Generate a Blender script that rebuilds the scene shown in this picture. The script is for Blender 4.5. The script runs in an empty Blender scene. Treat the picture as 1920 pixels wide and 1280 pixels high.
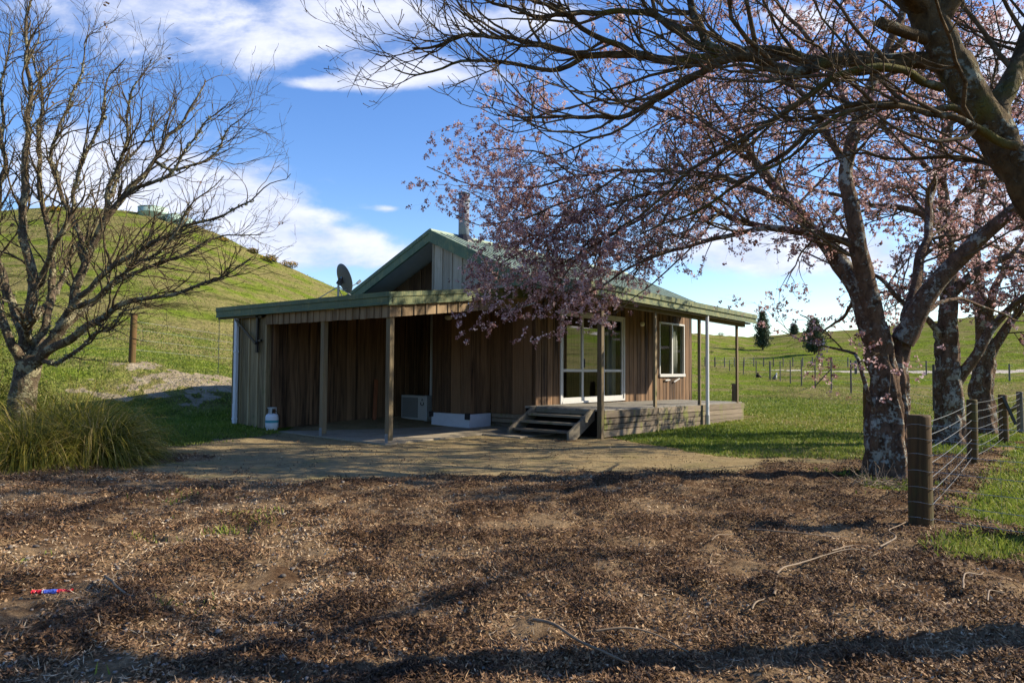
import bpy, bmesh, math, random
import numpy as np
from mathutils import Matrix, Vector
rad = math.radians
S = bpy.context.scene
C = S.collection
# ------------------------------------------------------------------ camera, light, exposure
F, PITCH, ROLL, CAMH = 1317.0, 0.0394, 0.0068, 1.25
cd = bpy.data.cameras.new("camera"); cam = bpy.data.objects.new("camera", cd); C.objects.link(cam)
cd.sensor_width = 36; cd.lens = F / 1920 * 36; cd.clip_start = 0.05; cd.clip_end = 3000
cam.matrix_world = Matrix.Translation((0, 0, CAMH)) @ Matrix.Rotation(math.pi / 2 + PITCH, 4, 'X') @ Matrix.Rotation(ROLL, 4, 'Z')
S.camera = cam
SUN_EL, SUN_AZ = rad(31.5), rad(82)          # azimuth clockwise from +Y
sunv = Vector((math.cos(SUN_EL) * math.sin(SUN_AZ), math.cos(SUN_EL) * math.cos(SUN_AZ), math.sin(SUN_EL)))
ld = bpy.data.lights.new("sun", 'SUN'); ld.energy = 4.7; ld.angle = rad(0.53); ld.color = (1.0, 0.88, 0.70)
so = bpy.data.objects.new("sun", ld); C.objects.link(so)
so.rotation_euler = sunv.to_track_quat('Z', 'Y').to_euler(); so.location = (30, -5, 30)
S.view_settings.view_transform = 'Standard'; S.view_settings.look = 'None'
S.view_settings.exposure = 0.93; S.view_settings.gamma = 1; S.view_settings.use_curve_mapping = False
S.render.engine = 'CYCLES'
S.cycles.max_bounces = 6; S.cycles.transparent_max_bounces = 12; S.cycles.diffuse_bounces = 5
S.cycles.caustics_reflective = False; S.cycles.caustics_refractive = False
try: S.cycles.use_denoising = True
except Exception: pass

# ------------------------------------------------------------------ node helpers
class NT:
    def __init__(s, tree): s.t = tree; tree.nodes.clear()
    def n(s, typ, **kw):
        nd = s.t.nodes.new(typ)
        for k, v in kw.items():
            if k[0] == '_': setattr(nd, k[1:], v)
        return nd
    def link(s, a, b): s.t.links.new(a, b)
    def put(s, sock, v):
        if hasattr(v, 'is_output') or isinstance(v, bpy.types.NodeSocket): s.link(v, sock)
        elif isinstance(v, (int, float)):
            try: sock.default_value = v
            except Exception: sock.default_value = (v, v, v)
        else:
            v = tuple(v)
            if len(sock.default_value) == 4 and len(v) == 3: v = v + (1,)
            sock.default_value = v
    def m(s, op, a, b=0.0, c=None, clamp=False):
        nd = s.t.nodes.new('ShaderNodeMath'); nd.operation = op; nd.use_clamp = clamp
        s.put(nd.inputs[0], a); s.put(nd.inputs[1], b)
        if c is not None: s.put(nd.inputs[2], c)
        return nd.outputs[0]
    def mix(s, f, a, b, mode='MIX'):
        nd = s.t.nodes.new('ShaderNodeMix'); nd.data_type = 'RGBA'; nd.blend_type = mode
        s.put(nd.inputs[0], f); s.put(nd.inputs[6], a); s.put(nd.inputs[7], b)
        return nd.outputs[2]
    def ramp(s, f, stops, interp='LINEAR'):
        nd = s.t.nodes.new('ShaderNodeValToRGB'); cr = nd.color_ramp; cr.interpolation = interp
        while len(cr.elements) < len(stops): cr.elements.new(0.5)
        for e, (p, c) in zip(cr.elements, stops):
            e.position = p; e.color = (c[0], c[1], c[2], 1) if not isinstance(c, (int, float)) else (c, c, c, 1)
        s.put(nd.inputs[0], f); return nd.outputs[0]
    def sm(s, f, lo, hi):
        nd = s.t.nodes.new('ShaderNodeMapRange'); nd.interpolation_type = 'SMOOTHSTEP'
        s.put(nd.inputs[0], f); s.put(nd.inputs[1], lo); s.put(nd.inputs[2], hi); return nd.outputs[0]
    def coord(s, which='Object', scale=(1, 1, 1)):
        tc = s.t.nodes.new('ShaderNodeTexCoord'); mp = s.t.nodes.new('ShaderNodeMapping')
        s.link(tc.outputs[which], mp.inputs[0]); mp.inputs['Scale'].default_value = scale
        return mp.outputs[0]
    def pos(s, scale=(1, 1, 1)):
        g = s.t.nodes.new('ShaderNodeNewGeometry'); mp = s.t.nodes.new('ShaderNodeMapping')
        s.link(g.outputs['Position'], mp.inputs[0]); mp.inputs['Scale'].default_value = scale
        return mp.outputs[0]
    def noise(s, vec, scale, detail=5, rough=0.55, dist=0.0):
        nd = s.t.nodes.new('ShaderNodeTexNoise'); s.link(vec, nd.inputs['Vector'])
        nd.inputs['Scale'].default_value = scale; nd.inputs['Detail'].default_value = detail
        nd.inputs['Roughness'].default_value = rough; nd.inputs['Distortion'].default_value = dist
        return nd.outputs[0]
    def attr(s, name):
        nd = s.t.nodes.new('ShaderNodeAttribute'); nd.attribute_name = name; return nd
    def bump(s, h, strength=0.4, dist=0.02):
        nd = s.t.nodes.new('ShaderNodeBump'); nd.inputs['Strength'].default_value = strength
        nd.inputs['Distance'].default_value = dist; s.put(nd.inputs['Height'], h); return nd.outputs[0]
    def bsdf(s, col, rough=0.8, normal=None, spec=0.3, metal=0.0):
        nd = s.t.nodes.new('ShaderNodeBsdfPrincipled'); s.put(nd.inputs['Base Color'], col)
        s.put(nd.inputs['Roughness'], rough); nd.inputs['Specular IOR Level'].default_value = spec
        nd.inputs['Metallic'].default_value = metal
        if normal is not None: s.link(normal, nd.inputs['Normal'])
        return nd.outputs[0]
    def out(s, sh):
        o = s.t.nodes.new('ShaderNodeOutputMaterial'); s.link(sh, o.inputs[0])

def material(name):
    m = bpy.data.materials.new(name); m.use_nodes = True
    return m, NT(m.node_tree)

# ------------------------------------------------------------------ sky
w = bpy.data.worlds.new("World"); S.world = w; w.use_nodes = True
T = NT(w.node_tree)
sky = T.n('ShaderNodeTexSky'); sky.sky_type = 'NISHITA'; sky.sun_disc = False
sky.sun_elevation = SUN_EL; sky.sun_rotation = SUN_AZ; sky.air_density = 1.0; sky.dust_density = 0.35; sky.ozone_density = 2.6
tc = T.n('ShaderNodeTexCoord'); sep = T.n('ShaderNodeSeparateXYZ'); T.link(tc.outputs['Generated'], sep.inputs[0])
yy = T.m('MAXIMUM', sep.outputs[1], 0.12)
A = T.m('DIVIDE', sep.outputs[0], yy); Ev = T.m('DIVIDE', sep.outputs[2], yy)
cmb = T.n('ShaderNodeCombineXYZ'); T.link(A, cmb.inputs[0]); T.link(T.m('MULTIPLY', Ev, 2.1), cmb.inputs[1])
wn = T.noise(cmb.outputs[0], 4.5, 9, 0.60, 0.4)
wn2 = T.noise(cmb.outputs[0], 13.0, 8, 0.62, 0.3)
dens = None
# cloud banks as bearings: (bearing px, height px, half width, half height, weight)
for (px, py, wx, wy, k) in [(600, 465, 190, 48, .70), (450, 420, 130, 62, .70), (700, 485, 90, 20, .28), (330, 360, 200, 75, .60), (120, 300, 220, 110, .52),
        (300, 5, 420, 60, .44), (640, 45, 150, 65, .46), (230, 90, 160, 60, .32), (720, 140, 100, 35, .36), (480, 95, 90, 45, .42), (590, 152, 75, 15, .5),
        (880, 130, 210, 30, .40), (1000, 20, 300, 60, .40), (720, 390, 32, 8, .40), (890, 205, 60, 14, .22), (610, 405, 50, 12, .2),
        (1300, 455, 260, 60, .42), (1500, 480, 200, 60, .45), (1890, 90, 80, 150, .6), (1880, 420, 200, 120, .55), (1500, 20, 120, 40, .5)]:
    a0, e0 = (px - 960) / F, (692 - py) / F
    da = T.m('MULTIPLY', T.m('SUBTRACT', A, a0), F / wx); de = T.m('MULTIPLY', T.m('SUBTRACT', Ev, e0), F / wy)
    g = T.m('MULTIPLY', T.m('EXPONENT', T.m('MULTIPLY', T.m('ADD', T.m('MULTIPLY', da, da), T.m('MULTIPLY', de, de)), -1.0)), k)
    dens = g if dens is None else T.m('ADD', dens, g)
dens = T.m('MINIMUM', T.m('MULTIPLY', dens, 1.18), 0.68)
raw = T.m('ADD', dens, T.m('ADD', T.m('MULTIPLY', T.m('SUBTRACT', wn, 0.5), 1.1), T.m('MULTIPLY', T.m('SUBTRACT', wn2, 0.5), 0.5)))
cov = T.sm(raw, 0.24, 0.66)
hs = T.n('ShaderNodeHueSaturation'); hs.inputs['Saturation'].default_value = 1.24; hs.inputs['Value'].default_value = 1.06; hs.inputs['Hue'].default_value = 0.512
T.link(sky.outputs[0], hs.inputs['Color'])
shade = T.noise(cmb.outputs[0], 7.0, 5, 0.6)
ccol = T.mix(T.sm(T.m('ADD', shade, T.m('MULTIPLY', raw, 0.35)), 0.50, 0.88), (3.0, 3.4, 4.6), (4.9, 5.0, 5.6))
scol = T.mix(T.m('MULTIPLY', cov, 0.90), hs.outputs[0], ccol)
bg = T.n('ShaderNodeBackground'); T.link(scol, bg.inputs[0]); bg.inputs[1].default_value = 0.115
wo = T.n('ShaderNodeOutputWorld'); T.link(bg.outputs[0], wo.inputs[0])

# ------------------------------------------------------------------ numeric helpers
rng = np.random.default_rng(7)
_P = np.random.default_rng(3).permutation(512)
_P = np.concatenate([_P, _P, _P])
def pnoise(x, y, seed=0):
    x = np.asarray(x, float) + seed * 17.31; y = np.asarray(y, float) - seed * 9.7
    xi = np.floor(x).astype(int); yi = np.floor(y).astype(int); xf = x - xi; yf = y - yi
    u = xf * xf * xf * (xf * (xf * 6 - 15) + 10); v = yf * yf * yf * (yf * (yf * 6 - 15) + 10)
    def g(ix, iy, fx, fy):
        h = _P[(_P[ix & 511] + iy) & 511] / 512 * 2 * math.pi
        return np.cos(h) * fx + np.sin(h) * fy
    a = g(xi, yi, xf, yf); b = g(xi + 1, yi, xf - 1, yf); c = g(xi, yi + 1, xf, yf - 1); d = g(xi + 1, yi + 1, xf - 1, yf - 1)
    return (a + (b - a) * u) + ((c + (d - c) * u) - (a + (b - a) * u)) * v
def fbm(x, y, o=4, seed=0):
    s = 0; am = 1
    for k in range(o): s = s + am * pnoise(x * 2 ** k, y * 2 ** k, seed + k); am *= .5
    return s
def sst(x, a, b):
    t = np.clip((x - a) / (b - a), 0, 1); return t * t * (3 - 2 * t)
_R = (Matrix.Rotation(math.pi / 2 + PITCH, 3, 'X') @ Matrix.Rotation(ROLL, 3, 'Z'))
def at(px, py, Y):                       # a point on the sight line of a pixel, at the given distance ahead
    d = _R @ Vector(((px - 960) / F, (640 - py) / F, -1)); d = d * (Y / d.y)
    return np.array([d.x, d.y, d.z + CAMH])
# house frame: local x runs along the front of the carport, local y along the long side
TH = 0.6764; HO = (-2.0543, 11.7853)
def h2w(x, y):
    return HO[0] + x * math.cos(TH) + y * math.sin(TH), HO[1] - x * math.sin(TH) + y * math.cos(TH)
def w2h(X, Y):
    dx, dy = X - HO[0], Y - HO[1]
    return dx * math.cos(TH) - dy * math.sin(TH), dx * math.sin(TH) + dy * math.cos(TH)

# ------------------------------------------------------------------ terrain height
_sk = [(-300, 400), (0, 392), (100, 385), (200, 390), (270, 398), (340, 415), (400, 435), (450, 460), (500, 482), (560, 508), (620, 535), (700, 562),
       (760, 580), (900, 605), (1100, 620), (1300, 624), (1400, 631), (1450, 628), (1500, 622), (1600, 618), (1700, 607), (1800, 595), (1920, 585), (2100, 575)]
_az = [math.degrees(math.atan((p - 960) / F)) for p, _ in _sk]
_el = [(691.9 + ROLL * (p - 960) - y) / F * math.cos(math.radians(a)) for (p, y), a in zip(_sk, _az)]
_az = [-181, -130, -90] + _az + [60, 90, 130, 181]
_el = [.04, .07, .17] + _el + [.105, .13, .09, .04]
def lut(az, xs, ys): return np.interp(az, xs, ys)
def hill(X, Y):
    r = np.hypot(X, Y) + 1e-6; az = np.degrees(np.arctan2(X, Y))
    R = lut(az, [-181, -60, -8, 10, 20, 60, 90, 181], [150, 95, 95, 150, 200, 200, 150, 150])
    p = lut(az, [-181, -15, 5, 15, 181], [1.3, 1.25, 1.4, 1.9, 1.9])
    r0 = lut(az, [-181, -60, -37, -30, -22, -8, 16, 40, 181], [20, 15, 13.5, 15.5, 17, 24, 24, 20, 20])
    e = lut(az, _az, _el); zr = 1.25 + e * R
    t = np.clip((r - r0) / (R - r0), 0, 1)
    z = zr * t ** p
    o = np.clip((r - R) / R, 0, 3); z = z - zr * .35 * np.clip(o, 0, 1) - .02 * R * o
    z = z + 0.70 * np.exp(-((X + 9.0) / 5.5) ** 2 - ((Y - 18.3) / 2.9) ** 2)
    und = np.clip((r - r0) / 60, 0, 1)
    z = z + und * (1.0 * fbm(X / 38, Y / 38, 3, 5)) * np.clip(1.15 - t, 0.12, 1) + np.clip((r - r0) / 8, 0, 1) * .10 * fbm(X / 3.1, Y / 3.1, 3, 9)
    z = z + 0.35 * np.clip((r - 18) / 20, 0, 1) * 0
    return z
def fence_side(X, Y):                    # >0 beyond the near wire fence
    return (X - 3.24) * .783 - (Y - 5.4) * .622
def masks(X, Y):
    n1 = fbm(X / 1.3, Y / 1.3, 4, 1); n2 = fbm(X / .45, Y / .45, 3, 2); n3 = fbm(X / 4, Y / 4, 3, 3)
    hx, hy = w2h(X, Y)
    r = np.hypot(X, Y)
    # front edge of the leaf litter and the bare yard
    edge = 8.15 + .25 * np.sin(X * .7) + np.where(X > 2.0, (X - 2.0) * .75, 0) + np.where(X < -3.6, (-3.6 - X) * .15, 0)
    d = edge - Y + .9 * n1 + .35 * n2
    litter = sst(d, -.25, .45)
    litter = np.maximum(litter, sst(.75 - np.hypot((X + 4.85) / 1.25, (Y - 9.7) / .75) + .5 * n1, 0, .35) * .95)
    litter = np.maximum(litter, sst(.5 - np.hypot((X - .95) / .9, (Y - 12.5) / .35) + .4 * n2, 0, .3) * .8)
    # lawn boundary to the right of the yard
    lawnY = np.interp(X, [-9, 1.4, 1.75, 2.2, 3.0, 4.0, 5.2, 7.0, 9.0, 60], [60, 60, 13.4, 12.1, 10.55, 9.95, 9.9, 10.8, 12.5, 40])
    lawn = sst(Y - lawnY + .5 * n1 + .25 * n2, -.15, .25)
    left = sst(-X - (4.7 + .25 * (13 - Y)) + .6 * n1, -.2, .4) * sst(Y - 10.9 + .6 * n1, -.2, .5)
    far = sst(Y - 17.5, 0, 1)
    behind = sst(-Y - 6 + n1, 0, 2)
    fs = fence_side(X, Y)
    right = sst(fs + .12 + .35 * n1, 0, .4) * sst(Y - 4.55 + .3 * n1, 0, .4) * sst(X - 2.2, 0, .5)
    patch = sst(n1 * .9 + .45 * n2 + .42 + .05 * (fs), -.08, .22)
    grass = np.maximum.reduce([lawn, left, far, behind, right * patch])
    grass = np.clip(grass, 0, 1)
    # green weed showing through at the left and around the trunk
    weed = sst(n1 + .6 * n2 - .25, 0, .35) * (sst(-X - 1.3, 0, 1.6) * sst(7 - Y, 0, 1) * .6 + sst(1.3 - np.hypot((X - 4.4) / 1.2, (Y - 7.9) / .8), 0, .8) * .9)
    grass = np.maximum(grass, weed * .8)
    litter = np.where(grass > .5, litter * (1 - sst(grass, .5, 1) * (1 - .75 * right * (1 - patch))), litter)
    litter = np.maximum(litter, right * (1 - patch) * sst(16 - Y, 0, 4))
    # pale bank of dead grass beside the carport, dry tan on the hills
    bare = sst(1 - np.hypot((X + 8.2) / 3.0, (Y - 17.8) / 2.5) + 1.0 * n1 + .7 * n2 - .12, .1, .7)
    dry = np.clip(.42 + .75 * n3 + .35 * n1 + .22 * sst(r - 22, 0, 12) * (X < 0), 0, 1)
    padd = sst(X - 10 - (Y - 14) * .10 + n3, 0, 2) * sst(Y - 13, 0, 3) * sst(52 - Y, 0, 10)
    dry = np.maximum(dry, padd * .8)
    hz_ = hill(X, Y); dry = np.maximum(dry, sst(hz_, 5.0, 9.5) * (X > 5) * np.clip(.62 + .8 * n3 + .3 * n1, 0, 1))
    # gravel track across the paddock
    trY = np.interp(X, [18, 24, 30, 38, 60], [84, 80, 66, 58, 56])
    track = sst(1.6 - np.abs(Y - trY) + .4 * n1, 0, .6) * sst(X - 25, 0, 3)
    return litter, grass, np.clip(bare, 0, 1), dry, track, n1, n2
def zg(X, Y, micro=True):
    X = np.asarray(X, float); Y = np.asarray(Y, float)
    z = hill(X, Y)
    if micro:
        r = np.hypot(X, Y); k = np.clip(1 - (r - 8) / 8, 0, 1)
        l = masks(X, Y)[0]
        z = z + k * l * (.055 * np.abs(fbm(X / .36, Y / .36, 4, 21)) ** .8 + .030 * np.clip(fbm(X / .55, Y / .55, 3, 71), 0, .6) / .6 + .035 * fbm(X / 1.1, Y / 1.1, 2, 23)) + k * l * .02
        hx, hy = w2h(X, Y)
        g = 1 - np.clip((np.maximum.reduce([np.abs(hx + 1.4) - 3.9, np.abs(hy - 5) - 5.6])) / .6, 0, 1)
        z = z - .02 * g * (r < 30)
    return z

# ------------------------------------------------------------------ mesh building
def link_mesh(name, V, faces, mat, parent=None, smooth=False, attrs=None, mats=None, midx=None):
    """faces: list of int arrays (n,3) or (n,4)"""
    me = bpy.data.meshes.new(name)
    V = np.asarray(V, np.float32)
    tot = sum(len(f) for f in faces); loops = np.concatenate([np.asarray(f, np.int32).ravel() for f in faces])
    sizes = np.concatenate([np.full(len(f), f.shape[1], np.int32) for f in faces])
    me.vertices.add(len(V)); me.vertices.foreach_set('co', V.ravel())
    me.loops.add(len(loops)); me.loops.foreach_set('vertex_index', loops)
    me.polygons.add(tot); st = np.concatenate([[0], np.cumsum(sizes)[:-1]]).astype(np.int32)
    me.polygons.foreach_set('loop_start', st)
    me.update(calc_edges=True)
    if smooth: me.polygons.foreach_set('use_smooth', np.ones(tot, bool))
    if midx is not None: me.polygons.foreach_set('material_index', np.asarray(midx, np.int32))
    for k, (dom, a) in (attrs or {}).items():
        a = np.asarray(a, np.float32)
        if a.ndim == 1:
            at_ = me.attributes.new(k, 'FLOAT', dom); at_.data.foreach_set('value', a)
        else:
            at_ = me.attributes.new(k, 'FLOAT_COLOR', dom); at_.data.foreach_set('color', a.ravel())
    for m_ in ([mat] if mats is None else mats): me.materials.append(m_)
    me.validate(); me.update()
    o = bpy.data.objects.new(name, me); C.objects.link(o)
    if parent is not None: o.parent = parent
    return o
class MB:
    def __init__(s): s.V = []; s.F = []; s.T = []
    def add(s, vs, fs, tone=.5):
        b = len(s.V); s.V += [tuple(v) for v in vs]; s.F += [tuple(i + b for i in f) for f in fs]; s.T += [tone] * len(fs)
    def box(s, x0, x1, y0, y1, z0, z1, tone=None, ztop=None):
        """ztop(x,y) may slope the top"""
        t = random.random() if tone is None else tone
        zt = ztop or (lambda x, y: z1)
        vs = [(x0, y0, z0), (x1, y0, z0), (x1, y1, z0), (x0, y1, z0), (x0, y0, zt(x0, y0)), (x1, y0, zt(x1, y0)), (x1, y1, zt(x1, y1)), (x0, y1, zt(x0, y1))]
        s.add(vs, [(3, 2, 1, 0), (4, 5, 6, 7), (0, 1, 5, 4), (1, 2, 6, 5), (2, 3, 7, 6), (3, 0, 4, 7)], t)
    def hexa(s, a, tone=.5):             # eight corners, bottom four then top four
        s.add(a, [(3, 2, 1, 0), (4, 5, 6, 7), (0, 1, 5, 4), (1, 2, 6, 5), (2, 3, 7, 6), (3, 0, 4, 7)], tone)
    def prism(s, prof, axis, a, b, tone=.5):  # profile of (p,q) pairs swept along x or y
        n = len(prof)
        if axis == 'y': vs = [(p, a, q) for p, q in prof] + [(p, b, q) for p, q in prof]
        else: vs = [(a, p, q) for p, q in prof] + [(b, p, q) for p, q in prof]
        fs = [tuple(range(n)), tuple(range(2 * n - 1, n - 1, -1))] + [(i, (i + 1) % n, (i + 1) % n + n, i + n) for i in range(n)]
        s.add(vs, fs, tone)
    def bar(s, p, q, r, sides=8, r2=None, tone=.5, cap=True):
        p = Vector(p); q = Vector(q); d = (q - p).normalized(); a = d.orthogonal().normalized(); b = d.cross(a)
        r2 = r if r2 is None else r2; vs = []
        for c, rr in ((p, r), (q, r2)):
            for k in range(sides):
                t = 2 * math.pi * k / sides; vs.append(c + rr * (math.cos(t) * a + math.sin(t) * b))
        fs = [(k, (k + 1) % sides, (k + 1) % sides + sides, k + sides) for k in range(sides)]
        if cap: fs += [tuple(range(sides - 1, -1, -1)), tuple(range(sides, 2 * sides))]
        s.add(vs, fs, tone)
    def sqbar(s, p, q, w, h, up=(0, 0, 1), tone=.5):
        p = Vector(p); q = Vector(q); d = (q - p).normalized(); u = Vector(up); a = d.cross(u).normalized(); b = a.cross(d)
        vs = [c + sx * w / 2 * a + sy * h / 2 * b for c in (p, q) for sx, sy in ((-1, -1), (1, -1), (1, 1), (-1, 1))]
        s.add(vs, [(0, 1, 2, 3), (7, 6, 5, 4), (0, 4, 5, 1), (1, 5, 6, 2), (2, 6, 7, 3), (3, 7, 4, 0)], tone)
    def path(s, pts, r, sides=8, tone=.5):
        for a, b in zip(pts[:-1], pts[1:]): s.bar(a, b, r, sides, tone=tone)
    def lathe(s, prof, cx=0, cy=0, n=20, tone=.5):
        b = []; 
        for r_, z_ in prof: b += [(cx + r_ * math.cos(2 * math.pi * k / n), cy + r_ * math.sin(2 * math.pi * k / n), z_) for k in range(n)]
        fs = [(j * n + k, j * n + (k + 1) % n, (j + 1) * n + (k + 1) % n, (j + 1) * n + k) for j in range(len(prof) - 1) for k in range(n)]
        fs += [tuple(range(n - 1, -1, -1)), tuple(range((len(prof) - 1) * n, len(prof) * n))]
        s.add(b, fs, tone)
    def build(s, name, mat, parent=None, smooth=False, bevel=0.0):
        me = bpy.data.meshes.new(name); me.from_pydata(s.V, [], s.F)
        a = me.attributes.new('tone', 'FLOAT', 'FACE'); a.data.foreach_set('value', np.array(s.T, np.float32))
        me.materials.append(mat)
        bm = bmesh.new(); bm.from_mesh(me); bmesh.ops.recalc_face_normals(bm, faces=bm.faces); bm.to_mesh(me); bm.free()
        if smooth:
            me.polygons.foreach_set('use_smooth', np.ones(len(me.polygons), bool))
        o = bpy.data.objects.new(name, me); C.objects.link(o)
        if parent is not None: o.parent = parent
        if bevel:
            bv = o.modifiers.new('bevel', 'BEVEL'); bv.width = bevel; bv.segments = 1; bv.limit_method = 'ANGLE'
        return o
def tag(o, label=None, cat=None, group=None, kind=None):
    if label: o['label'] = label
    if cat: o['category'] = cat
    if group: o['group'] = group
    if kind: o['kind'] = kind
    return o
def thing(name, label, cat, loc=(0, 0, 0), rz=0, group=None):
    o = bpy.data.objects.new(name, None); C.objects.link(o); o.location = loc; o.rotation_euler = (0, 0, rz)
    o.empty_display_size = .1
    return tag(o, label, cat, group)

# ------------------------------------------------------------------ materials
def wood(name, dark, light, moss=None, mossamt=0.0, gs=1.0, axis='z', bstr=.5, rings=0.0):
    m, t = material(name)
    sc = {'z': (14, 14, .8), 'y': (14, .8, 14), 'x': (.8, 14, 14)}[axis]
    tone = t.attr('tone').outputs['Fac']
    base = t.coord('Object', sc)
    off = t.n('ShaderNodeVectorMath'); off.operation = 'ADD'; t.link(base, off.inputs[0])
    cx = t.n('ShaderNodeCombineXYZ'); k = t.m('MULTIPLY', tone, 37.0)
    for i in range(3): t.link(k, cx.inputs[i])
    t.link(cx.outputs[0], off.inputs[1])
    g = t.noise(off.outputs[0], 1.6 * gs, 6, .62, 1.2)
    g2 = t.noise(off.outputs[0], .5 * gs, 3, .5, 2.5)
    f = t.m('ADD', t.m('MULTIPLY', g, .6), t.m('MULTIPLY', g2, .4))
    f = t.m('ADD', f, t.m('MULTIPLY', t.m('SUBTRACT', tone, .5), .34))
    if rings:
        wv = t.n('ShaderNodeTexWave'); wv.inputs['Scale'].default_value = 1.1; wv.inputs['Distortion'].default_value = 9; wv.inputs['Detail'].default_value = 2
        wv.inputs['Detail Scale'].default_value = .5
        t.link(off.outputs[0], wv.inputs[0]); f = t.m('ADD', f, t.m('MULTIPLY', t.m('SUBTRACT', wv.outputs[1], .5), rings))
    col = t.ramp(f, [(.22, dark), (.5, [.5 * (a + b) for a, b in zip(dark, light)]), (.8, light)])
    if moss:
        mm = t.noise(t.coord('Object', (1, 1, 1)), 2.3, 5, .65)
        mm2 = t.noise(t.coord('Object', (6, 6, 1.2)), 2.0, 4, .6)
        mk = t.sm(t.m('ADD', t.m('MULTIPLY', mm, .6), t.m('MULTIPLY', mm2, .4)), .62 - mossamt * .3, .78 - mossamt * .3)
        col = t.mix(t.m('MULTIPLY', mk, .85), col, moss)
    t.out(t.bsdf(col, .82, t.bump(f, bstr, .012), .25)); return m
def plain(name, col, rough=.5, spec=.4, metal=0, var=.12, vs=6.0, bump=0.0):
    m, t = material(name)
    n = t.noise(t.coord('Object'), vs, 5, .6)
    c = t.mix(n, [x * (1 - var) for x in col], [min(1, x * (1 + var)) for x in col])
    t.out(t.bsdf(c, rough, t.bump(n, bump, .01) if bump else None, spec, metal)); return m
M = {}
M['wall'] = wood('stained_plywood', (.032, .018, .010), (.235, .138, .072), rings=.26)
M['wall_side'] = wood('stained_boards', (.022, .013, .008), (.25, .150, .080), rings=.26)
M['wall_old'] = wood('weathered_boards', (.105, .078, .040), (.48, .37, .20), (.10, .12, .04), .22)
M['wall_pale'] = wood('silvered_boards', (.17, .14, .095), (.46, .40, .30), (.17, .17, .08), .14)
M['batten'] = wood('batten_wood', (.06, .038, .022), (.21, .13, .075))
M['skirt'] = wood('fascia_boards', (.10, .066, .034), (.36, .26, .15), (.16, .15, .05), .18)
M['post'] = wood('post_wood', (.07, .052, .03), (.27, .21, .12), (.17, .17, .04), .25)
M['deck'] = wood('deck_wood', (.10, .092, .075), (.33, .31, .26), (.10, .13, .035), .10, axis='y')
M['deckside'] = wood('deck_skirt_wood', (.055, .042, .030), (.27, .215, .15), (.15, .165, .035), .42, axis='y', bstr=.8)
M['step'] = wood('step_wood', (.07, .06, .045), (.25, .22, .16), (.10, .12, .035), .32, axis='x')
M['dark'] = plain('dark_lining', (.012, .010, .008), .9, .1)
M['soffit'] = plain('soffit_paint', (.46, .45, .42), .7, .2, var=.15)
M['white'] = plain('white_paint', (.72, .73, .74), .45, .4, var=.06)
M['joinery'] = plain('white_aluminium', (.52, .52, .50), .35, .5, var=.05)
M['concrete_white'] = plain('painted_block', (.56, .58, .62), .75, .2, var=.12, vs=9, bump=.2)
M['grey_plastic'] = plain('grey_plastic', (.42, .42, .39), .5, .4, var=.06)
M['grille'] = plain('grille_plastic', (.19, .19, .18), .6, .3, var=.1)
M['black'] = plain('black_iron', (.016, .015, .015), .45, .5, var=.2)
M['flue'] = plain('galvanised_flue', (.17, .20, .235), .6, .3, .0, var=.12, vs=3)
M['dish'] = plain('dish_paint', (.075, .082, .085), .5, .4, var=.15)
M['galv'] = plain('galvanised_wire', (.26, .27, .27), .5, .4, .3)
M['lamp'] = plain('lamp_shell', (.62, .58, .42), .4, .4)
M['curtain'] = plain('curtain_cloth', (.5, .5, .48), .9, .1)
M['tank'] = plain('tank_green', (.36, .48, .40), .6, .3, var=.06)
M['tank_dark'] = plain('tank_dark', (.07, .12, .13), .6, .3, var=.1)
M['bluegreen'] = plain('teal_band', (.05, .32, .36), .5, .4)
M['red'] = plain('red_foil', (.62, .02, .03), .28, .6, var=.2, vs=40)
M['blue'] = plain('blue_foil', (.10, .15, .55), .3, .6, var=.2, vs=40)
M['white_foil'] = plain('white_foil', (.75, .75, .78), .3, .6)
M['wood_red'] = wood('red_plank', (.16, .05, .02), (.34, .13, .06))
def roofmat(name, col, moss, amt, sheen=.35):
    m, t = material(name)
    n = t.noise(t.coord('Object'), 3.2, 6, .62); n2 = t.noise(t.coord('Object', (9, 1.4, 1.4)), 4, 5, .6); n3 = t.noise(t.coord('Object', (1.5, 14, 1.5)), 3, 4, .6)
    c = t.mix(t.sm(n, .35, .7), [x * .82 for x in col], [x * 1.12 for x in col])
    c = t.mix(t.m('MULTIPLY', t.sm(t.m('ADD', t.m('MULTIPLY', n2, .5), t.m('MULTIPLY', n3, .5)), .56 - amt * .15, .70 - amt * .1), .8), c, moss)
    t.out(t.bsdf(c, sheen, t.bump(n2, .1, .01), .4)); return m
M['roof'] = roofmat('sage_roof', (.34, .41, .32), (.24, .29, .19), .3, .9)
M['fascia'] = roofmat('green_fascia', (.080, .130, .065), (.20, .20, .08), .5, .5)
M['fascia_old'] = roofmat('mossy_fascia', (.075, .110, .045), (.21, .21, .075), .9, .6)
def glass():
    m, t = material('window_glass')
    fr = t.n('ShaderNodeFresnel'); fr.inputs[0].default_value = 1.7
    gl = t.n('ShaderNodeBsdfGlossy'); gl.inputs['Roughness'].default_value = .0; gl.inputs['Color'].default_value = (.95, .97, .96, 1)
    tr = t.n('ShaderNodeBsdfTransparent'); tr.inputs[0].default_value = (.55, .60, .58, 1)
    mx = t.n('ShaderNodeMixShader'); t.link(t.m('ADD', t.m('MULTIPLY', fr.outputs[0], .40), .02, clamp=True), mx.inputs[0]); t.link(tr.outputs[0], mx.inputs[1]); t.link(gl.outputs[0], mx.inputs[2])
    t.out(mx.outputs[0]); return m
M['glass'] = glass()
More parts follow.
